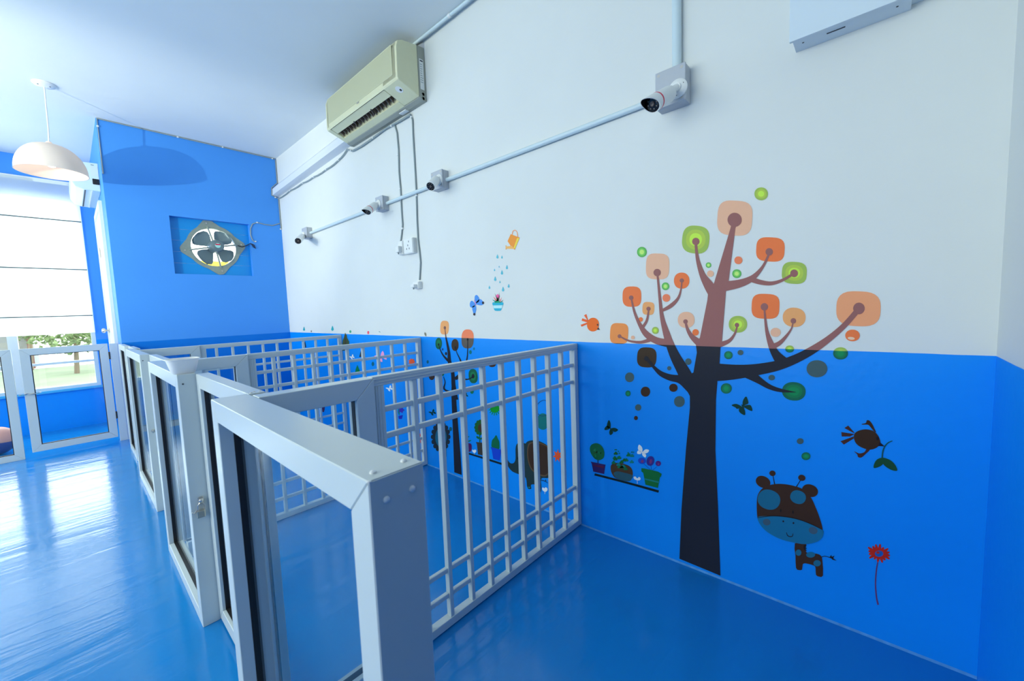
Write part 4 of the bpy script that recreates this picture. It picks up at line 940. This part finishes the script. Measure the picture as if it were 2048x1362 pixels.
trunk2 = T(c5, [stroke(s, 4) for s in s2]+[oval(596, 132, 20, 28, 16), oval(490, 418, 14, 22, 14), oval(776, 468, 14, 22, 14), oval(985, 330, 16, 24, 14), oval(1076, 955, 24, 40, 16)])
trunk2.append([(904, 745), (908, 745), (912, 790), (917, 859), (921, 905), (923.5, 949.7), (908.9, 944.5), (906, 860), (903, 790)])
flat('trunk', trunk2, smat((120, 95, 95), (30, 36, 50)), t2, 3)
T2D = [(1090, 490, 15, 24, (20, 120, 170), 'teal dot right of the salmon leaf of the small tree'), (1030, 547, 22, 34, (15, 120, 130), 'green dot below the salmon leaf of the small tree'), (557, 500, 12, 20, (20, 60, 130), 'dark blue dot right of the left green leaf of the small tree'),
       (615, 572, 18, 28, (40, 42, 60), 'dark dot in the left fork of the small tree'), (303, 712, 18, 30, (15, 100, 130), 'teal dot left of the small tree near the wall bars'), (1057, 1215, 30, 42, (15, 115, 90), 'green dot below the right green leaf of the small tree'), (925, 950, 14, 20, (15, 90, 110), 'tiny teal dot beside the right twig of the small tree')]
for x, y, rx, ry, c, l_ in T2D:
    o = flat('dot_sticker', T(c5, [oval(x, y, rx, ry, 20)]), smat(c), None, 2); tag(o, l_, 'wall sticker', 'dots around the small tree')
# lion-like round face with scalloped mane
ln = sroot('lion_sticker', 881, 875, 'round dark lion face sticker with a scalloped mane, left of the small tree trunk')
c6 = (860, 820, .13952)
man = []
for k in range(16):
    a = 2*math.pi*k/16; man.append(T(c6, [oval(155+115*math.cos(a), 385+185*math.sin(a), 26, 34, 14)])[0])
man.append(T(c6, [oval(155, 385, 112, 180, 30)])[0])
flat('mane', man, smat((35, 50, 62)), ln, 2)
flat('face', T(c6, [oval(160, 390, 82, 140, 30)]), smat((28, 108, 145)), ln, 3)
flat('nose', T(c6, [oval(210, 420, 12, 16, 12)]), smat((30, 45, 60)), ln, 4)
flat('body', T(c6, [stroke([(218, 540, 34), (220, 600, 34), (222, 670, 34)])]), smat((30, 75, 90)), ln, 1)
o = flat('dot_sticker', T(c6, [oval(297, 272, 20, 30, 16)]), smat((15, 100, 120)), None, 2); tag(o, 'teal dot between the lion face and the small tree trunk', 'wall sticker')
# second plant shelf behind the bars
s2r = sroot('shelf_sticker', 965, 915, 'printed plant shelf with cactus and sunflower pots seen between the bars')
flat('board', T(c6, [stroke([(480, 600, 24), (740, 680, 26), (1040, 775, 28)])]), smat((14, 36, 50)), s2r, 2)
flat('pot', T(c6, [loop([(500, 480), (585, 480), (600, 530), (590, 590), (540, 600), (500, 570)], 2)]), smat((75, 30, 100)), s2r, 3)
flat('pot', T(c6, [[(660, 458), (780, 470), (770, 500), (760, 650), (690, 635), (675, 490)]]), smat((62, 62, 55)), s2r, 3)
flat('pot', T(c6, [[(870, 528), (1030, 570), (1022, 600), (1000, 725), (910, 700), (888, 570)]]), smat((20, 70, 215)), s2r, 3)
flat('cactus', T(c6, [loop([(890, 540), (890, 440), (920, 400), (950, 360), (975, 410), (995, 460), (990, 565)], 3)]), smat((15, 110, 75)), s2r, 2)
sf = []
for k in range(12):
    a = 2*math.pi*k/12; sf.append(T(c6, [oval(720+62*math.cos(a), 250+88*math.sin(a), 22, 26, 10)])[0])
sf.append(T(c6, [oval(720, 250, 62, 88, 20)])[0])
flat('sunflower', sf, smat((28, 98, 45)), s2r, 3); flat('sunflower_centre', T(c6, [oval(728, 258, 38, 60, 18)]), smat((70, 55, 40)), s2r, 4)
flat('sunflower_stem', T(c6, [stroke([(715, 330, 12), (716, 462, 12)]), oval(690, 395, 30, 16, 14, 2, .6), oval(745, 405, 28, 14, 14, 2, -.6)]), smat((15, 105, 60)), s2r, 2)
flat('sprout', T(c6, [stroke([(530, 480, 6), (528, 360, 4)]), oval(505, 440, 26, 9, 12, 2, .4), oval(560, 445, 36, 10, 12, 2, -.4), oval(510, 395, 22, 8, 12, 2, .5), oval(550, 385, 18, 7, 12, 2, -.5)]), smat((15, 120, 90)), s2r, 2)
for x, y in ((638, 590), (1650, 1140)):
    k = 1 if x < 1000 else 1.35
    o = flat('heart_sticker', T(c6, [loop([(x, y+25*k), (x-28*k, y), (x-24*k, y-25*k), (x-6*k, y-14*k), (x+8*k, y-26*k), (x+28*k, y-12*k), (x+24*k, y+12*k)], 2), stroke([(x, y+20*k, 5), (x, y+46*k, 5)])]), M_wht, None, 4)
    tag(o, 'white heart sprout on the printed shelf behind the bars' if x < 1000 else 'white heart sprout below the elephant', 'wall sticker')
# elephant
el = sroot('elephant_sticker', 1060, 925, 'dark grey-green elephant sticker with a brown ear, behind the bars')
flat('body', T(c6, [loop([(1085, 640), (1105, 690), (1130, 740), (1165, 765), (1205, 755), (1228, 700), (1228, 560), (1245, 490), (1285, 465), (1340, 468), (1370, 480), (1400, 450), (1480, 432), (1580, 450), (1690, 515), (1740, 600), (1755, 740), (1745, 880), (1700, 970), (1620, 972), (1590, 1000), (1595, 1080), (1592, 1170), (1550, 1165), (1530, 1075), (1450, 1070), (1452, 1128), (1398, 1118), (1385, 1010), (1360, 955), (1280, 922), (1200, 890), (1150, 850), (1110, 780), (1088, 710)], 3)]), smat((34, 60, 66)), el, 2)
flat('ear_edge', T(c6, [loop([(1410, 490), (1480, 460), (1600, 475), (1700, 530), (1738, 620), (1745, 760), (1725, 880), (1660, 950), (1560, 930), (1470, 870), (1420, 780), (1395, 640)], 3)]), smat((95, 80, 60)), el, 3)
flat('ear', T(c6, [loop([(1425, 505), (1490, 472), (1600, 490), (1690, 540), (1722, 630), (1730, 760), (1708, 870), (1655, 930), (1565, 912), (1482, 858), (1435, 775), (1410, 640)], 3)]), smat((60, 46, 36)), el, 4)
flat('eye', T(c6, [oval(1258, 690, 10, 16, 12)]), smat((20, 30, 36)), el, 4)
for x in (1408, 1430): flat('toe', T(c6, [oval(x, 1108, 9, 12, 10)]), smat((30, 130, 140)), el, 4)
flat('tail', T(c6, [stroke([(1580, 1000, 12), (1640, 1015, 12), (1690, 1045, 6)]), [(1650, 1015), (1660, 990), (1672, 1020)]]), smat((15, 60, 110)), el, 3)
# orange splash flower, balloon, bush, other far prints
def star(cx, cy, r, r2, n, rot=0, q=1): return [(cx+(r if k % 2 == 0 else r2)*math.cos(rot+math.pi*k/n)*q, cy+(r if k % 2 == 0 else r2)*math.sin(rot+math.pi*k/n)) for k in range(2*n)]
o = flat('flower_sticker', T(c6, [loop(star(1832, 655, 100, 48, 7, .3, .75), 2)]), smat((228, 92, 50)), None, 2); tag(o, 'orange star-shaped flower sticker right of the elephant', 'wall sticker')
bn = sroot('balloon_sticker', 1085, 840, 'green balloon sticker with a dark looped string above the elephant')
flat('balloon', T(c6, [oval(1620, 165, 88, 118, 30)]), smat((15, 118, 125)), bn, 2)
flat('string_loop', T(c6, [stroke([(1530, -60, 6), (1535, 20, 7), (1570, 70, 7), (1620, 85, 7), (1680, 62, 7), (1720, -20, 7), (1710, -90, 6), (1650, -140, 6), (1580, -120, 6), (1530, -60, 6)])]), smat((20, 50, 100)), bn, 3)
bs = []
for k in range(15):
    a = 2*math.pi*k/15; bs.append(T(c6, [stroke([(930, -20, 14), (930+90*math.cos(a), -20+100*math.sin(a), 10)])])[0])
bs.append(T(c6, [oval(930, -22, 66, 60, 20)])[0])
o = flat('plant_sticker', bs, smat((10, 150, 40)), None, 2); tag(o, 'bright green round bush sticker seen high between the bars', 'wall sticker')
c8 = (600, 620, .12695)
def one(name, polys, c, label, layer=2, lo=None, group=None):
    o = flat(name, polys, smat(c, lo) if lo else smat(c), None, layer); return tag(o, label, 'wall sticker', group)
fr = sroot('fir_tree_sticker', 690, 680, 'olive fir tree sticker poking over the paint line behind the farthest partition')
flat('crown', T(c8, [[(712, 355), (740, 400), (745, 440), (778, 500), (770, 640), (665, 640), (675, 480), (695, 430)]]), smat((110, 120, 70), (60, 85, 55)), fr, 2)
flat('trunk', T(c8, [stroke([(715, 385, 10), (717, 520, 18), (718, 640, 24)])]), smat((95, 80, 60), (62, 55, 45)), fr, 3)
one('fir_tree_sticker', T(c8, [[(905, 865), (945, 960), (930, 985), (870, 985), (880, 930)]]), (12, 125, 75), 'bright green cone tree sticker seen through the middle barred panel')
one('fir_tree_sticker', T(c8, [[(975, 590), (1000, 740), (935, 740), (950, 680)]]), (28, 45, 60), 'dark cone tree sticker above the bright green one')
one('fir_tree_sticker', T(c8, [[(80, 480), (100, 590), (60, 590)]]), (28, 45, 60), 'dark cone tree sticker in the farthest stall')
one('dot_sticker', T(c8, [oval(1150, 850, 20, 34, 14)]), (15, 100, 130), 'teal dot seen through the middle barred panel')
one('flower_sticker', T(c8, [loop(star(1762, 815, 56, 40, 7), 2)]), (235, 95, 50), 'orange flower sticker at the wall end of the middle barred panel')
one('water_drop_sticker', T(c8, [drop(65, 298, 30)]), (40, 165, 185), 'small teal drop on the white wall nearest the fan wall corner')
one('water_drop_sticker', T(c8, [drop(513, 292, 36)]), (40, 175, 190), 'larger teal drop on the white wall over the farthest partition')
one('bubble_sticker', T(c8, [oval(795, 340, 17, 22, 14)]), (60, 175, 140), 'small green spot on the white wall over the middle stall')
one('bubble_sticker', T(c8, [oval(1077, 355, 16, 26, 14)]), (225, 95, 120), 'small red spot on the white wall over the middle stall')
one('leaf_sticker', T(c8, [oval(1977, 382, 14, 32, 14, 2, -.3)]), (120, 130, 120), 'little grey leaf mark on the white wall left of the small tree')
one('leaf_sticker', T(c8, [oval(180, 335, 8, 16, 12)]), (110, 120, 120), 'tiny grey mark on the white wall near the fan wall corner')
def ringp(cx, cy, rx, ry, wd): return stroke([(cx+rx*math.cos(a*math.pi/8), cy+ry*math.sin(a*math.pi/8), wd) for a in range(17)], 2)
one('bubble_sticker', T(c8, [ringp(1228, 315, 32, 28, 6), stroke([(1245, 335, 8), (1268, 352, 9)])]), (60, 130, 150), 'speech bubble outline on the white wall over the middle stall')
one('bubble_sticker', T(c8, [ringp(345, 318, 14, 18, 4)]), (130, 160, 185), 'faint small ring outline on the white wall near the fan wall')
one('flower_sticker', T(c8, [ringp(523, 180, 20, 28, 6), ringp(523, 182, 8, 10, 4), ringp(545, 228, 10, 12, 5)]), (170, 180, 165), 'grey outlined flower on the white wall above the larger teal drop')
pf_ = sroot('flower_sticker', 801, 828, 'purple flower sticker in a blue pot seen through the nearest barred panel')
flat('bloom', [loop(star(803, 820, 7, 4, 5), 2)], smat((60, 50, 190)), pf_, 3)
flat('leaves', [[(797, 815), (800, 822), (799, 832), (796, 824)]], smat((15, 130, 110)), pf_, 2)
flat('pot', [[(797, 832), (806, 830), (804, 838), (798, 838)]], smat((30, 40, 190)), pf_, 2)
one('flower_sticker', [loop(star(842, 872, 7, 4, 6), 2), [(838, 878), (844, 877), (846, 885), (841, 886)]], (215, 60, 75), 'small red flower sticker behind the nearest and middle bars')
one('bird_sticker', [loop([(643, 812), (647, 806), (650, 814), (648, 824), (644, 822)], 2)], (70, 35, 75), 'small dark bird sticker seen through the glass by the nearest partition')

# ------------------------------------------------------------------ outside, beyond the window and the fan
struct('ground_outside', MB().box(-30, 30, YF+.6, 60, -.14, -.1), mat('pale_concrete', (.62, .64, .62), .8, noise=.1, nscale=2))  # white concrete, own pale colour with random mottling
gs = MB().box(-26, 14, 10.2, 18, -.12, -.095).build('lawn', mat('pale_lawn', (.15, .18, .11), .9, noise=.35, nscale=1.5)); tag(gs, 'strip of pale grass outside the window', 'grass', kind='stuff')
hs = empty('building', (-3.4, 17, 0), 'pale low building with brown posts outside, behind the garden trees', 'building')
MB().box(-7.5, -.75, 18.5, 21, -.1, 1.25).build('wall', mat('pale_render', (.17, .18, .18), .8), hs)
MB().prism([(-7.8, 18.2, 1.25), (-7.8, 21.4, 1.25), (-7.8, 19.8, 1.9)], (7.7, 0, 0)).build('roof', mat('grey_roof', (.12, .10, .09), .7), hs)
for x in (-6.5, -3.2, -.85): MB().box(x, x+.10, 18.3, 18.42, -.1, 1.25).build('post', mat('red_brown_post', (.12, .035, .025), .7), hs)
M_leafo = mat('garden_foliage', (.15, .21, .09), .9, noise=.5, nscale=6); M_bark = mat('garden_bark', (.16, .12, .08), .9)
def tree_out(x, y, h, r, label, n=520):
    t = empty('garden_tree', (x, y, -.09), label, 'tree', 'garden trees outside the window')
    MB().tube([(x, y, -.094), (x+.05, y, h*.4), (x-.03, y, h*.75)], [.05, .04, .03], 8).build('trunk', M_bark, t, smooth=True)
    m = MB()
    for k in range(n):
        a, b2, q = random.uniform(0, 6.28), random.uniform(-1, 1), random.random()**.4
        c = Vector((x+r*q*math.sqrt(1-b2*b2)*math.cos(a), y+r*q*math.sqrt(1-b2*b2)*math.sin(a), max(.2, h*.5+r*.75*q*b2))); s = random.uniform(.07, .14)*r*.8
        u = Vector((random.gauss(0, 1), random.gauss(0, 1), random.gauss(0, 1))).normalized(); v = u.cross(Vector((.3, .5, .8))).normalized()
        vs_ = [m.bm.verts.new(c+u*s), m.bm.verts.new(c+v*s*.7), m.bm.verts.new(c-u*s), m.bm.verts.new(c-v*s*.7), m.bm.verts.new(c+u.cross(v)*s*.4)]
        for i in range(4): m.bm.faces.new((vs_[i], vs_[(i+1) % 4], vs_[4]))
        m.bm.faces.new(vs_[3::-1])
    m.build('foliage', M_leafo, t)
tree_out(.05, 15.0, 1.9, .75, 'garden tree outside, nearest the right edge of the window', 640)
tree_out(-1.95, 13.6, 2.0, .7, 'garden tree outside, in the middle of the window')
tree_out(.75, 16.5, 2.0, .8, 'garden tree outside, partly behind the window edge')
tree_out(-.80, 17.6, 2.0, .35, 'garden tree outside, slim, just in front of the pale building by its posts')
tree_out(-3.0, 15.0, 2.0, .85, 'garden tree outside, in front of the pale building', 560)
yp = empty('yellow_awning', (2.0, 8.6, 0), 'yellow awning outside, seen through the exhaust fan', 'awning')
MB().box(.6, 4.5, 8.6, 8.7, 2.02, 2.16).build('awning_valance', mat('yellow_canvas', (.85, .62, .02), .8), yp)
MB().prism([(.6, 8.7, 2.16), (.6, 9.8, 2.18), (.6, 9.8, 2.14), (.6, 8.7, 2.12)], (3.9, 0, 0)).build('awning_top', mat('yellow_canvas', (.85, .62, .02), .8), yp)
for x in (.65, 4.4): MB().box(x, x+.06, 8.62, 8.68, -.1, 2.03).build('awning_post', M_steel, yp)
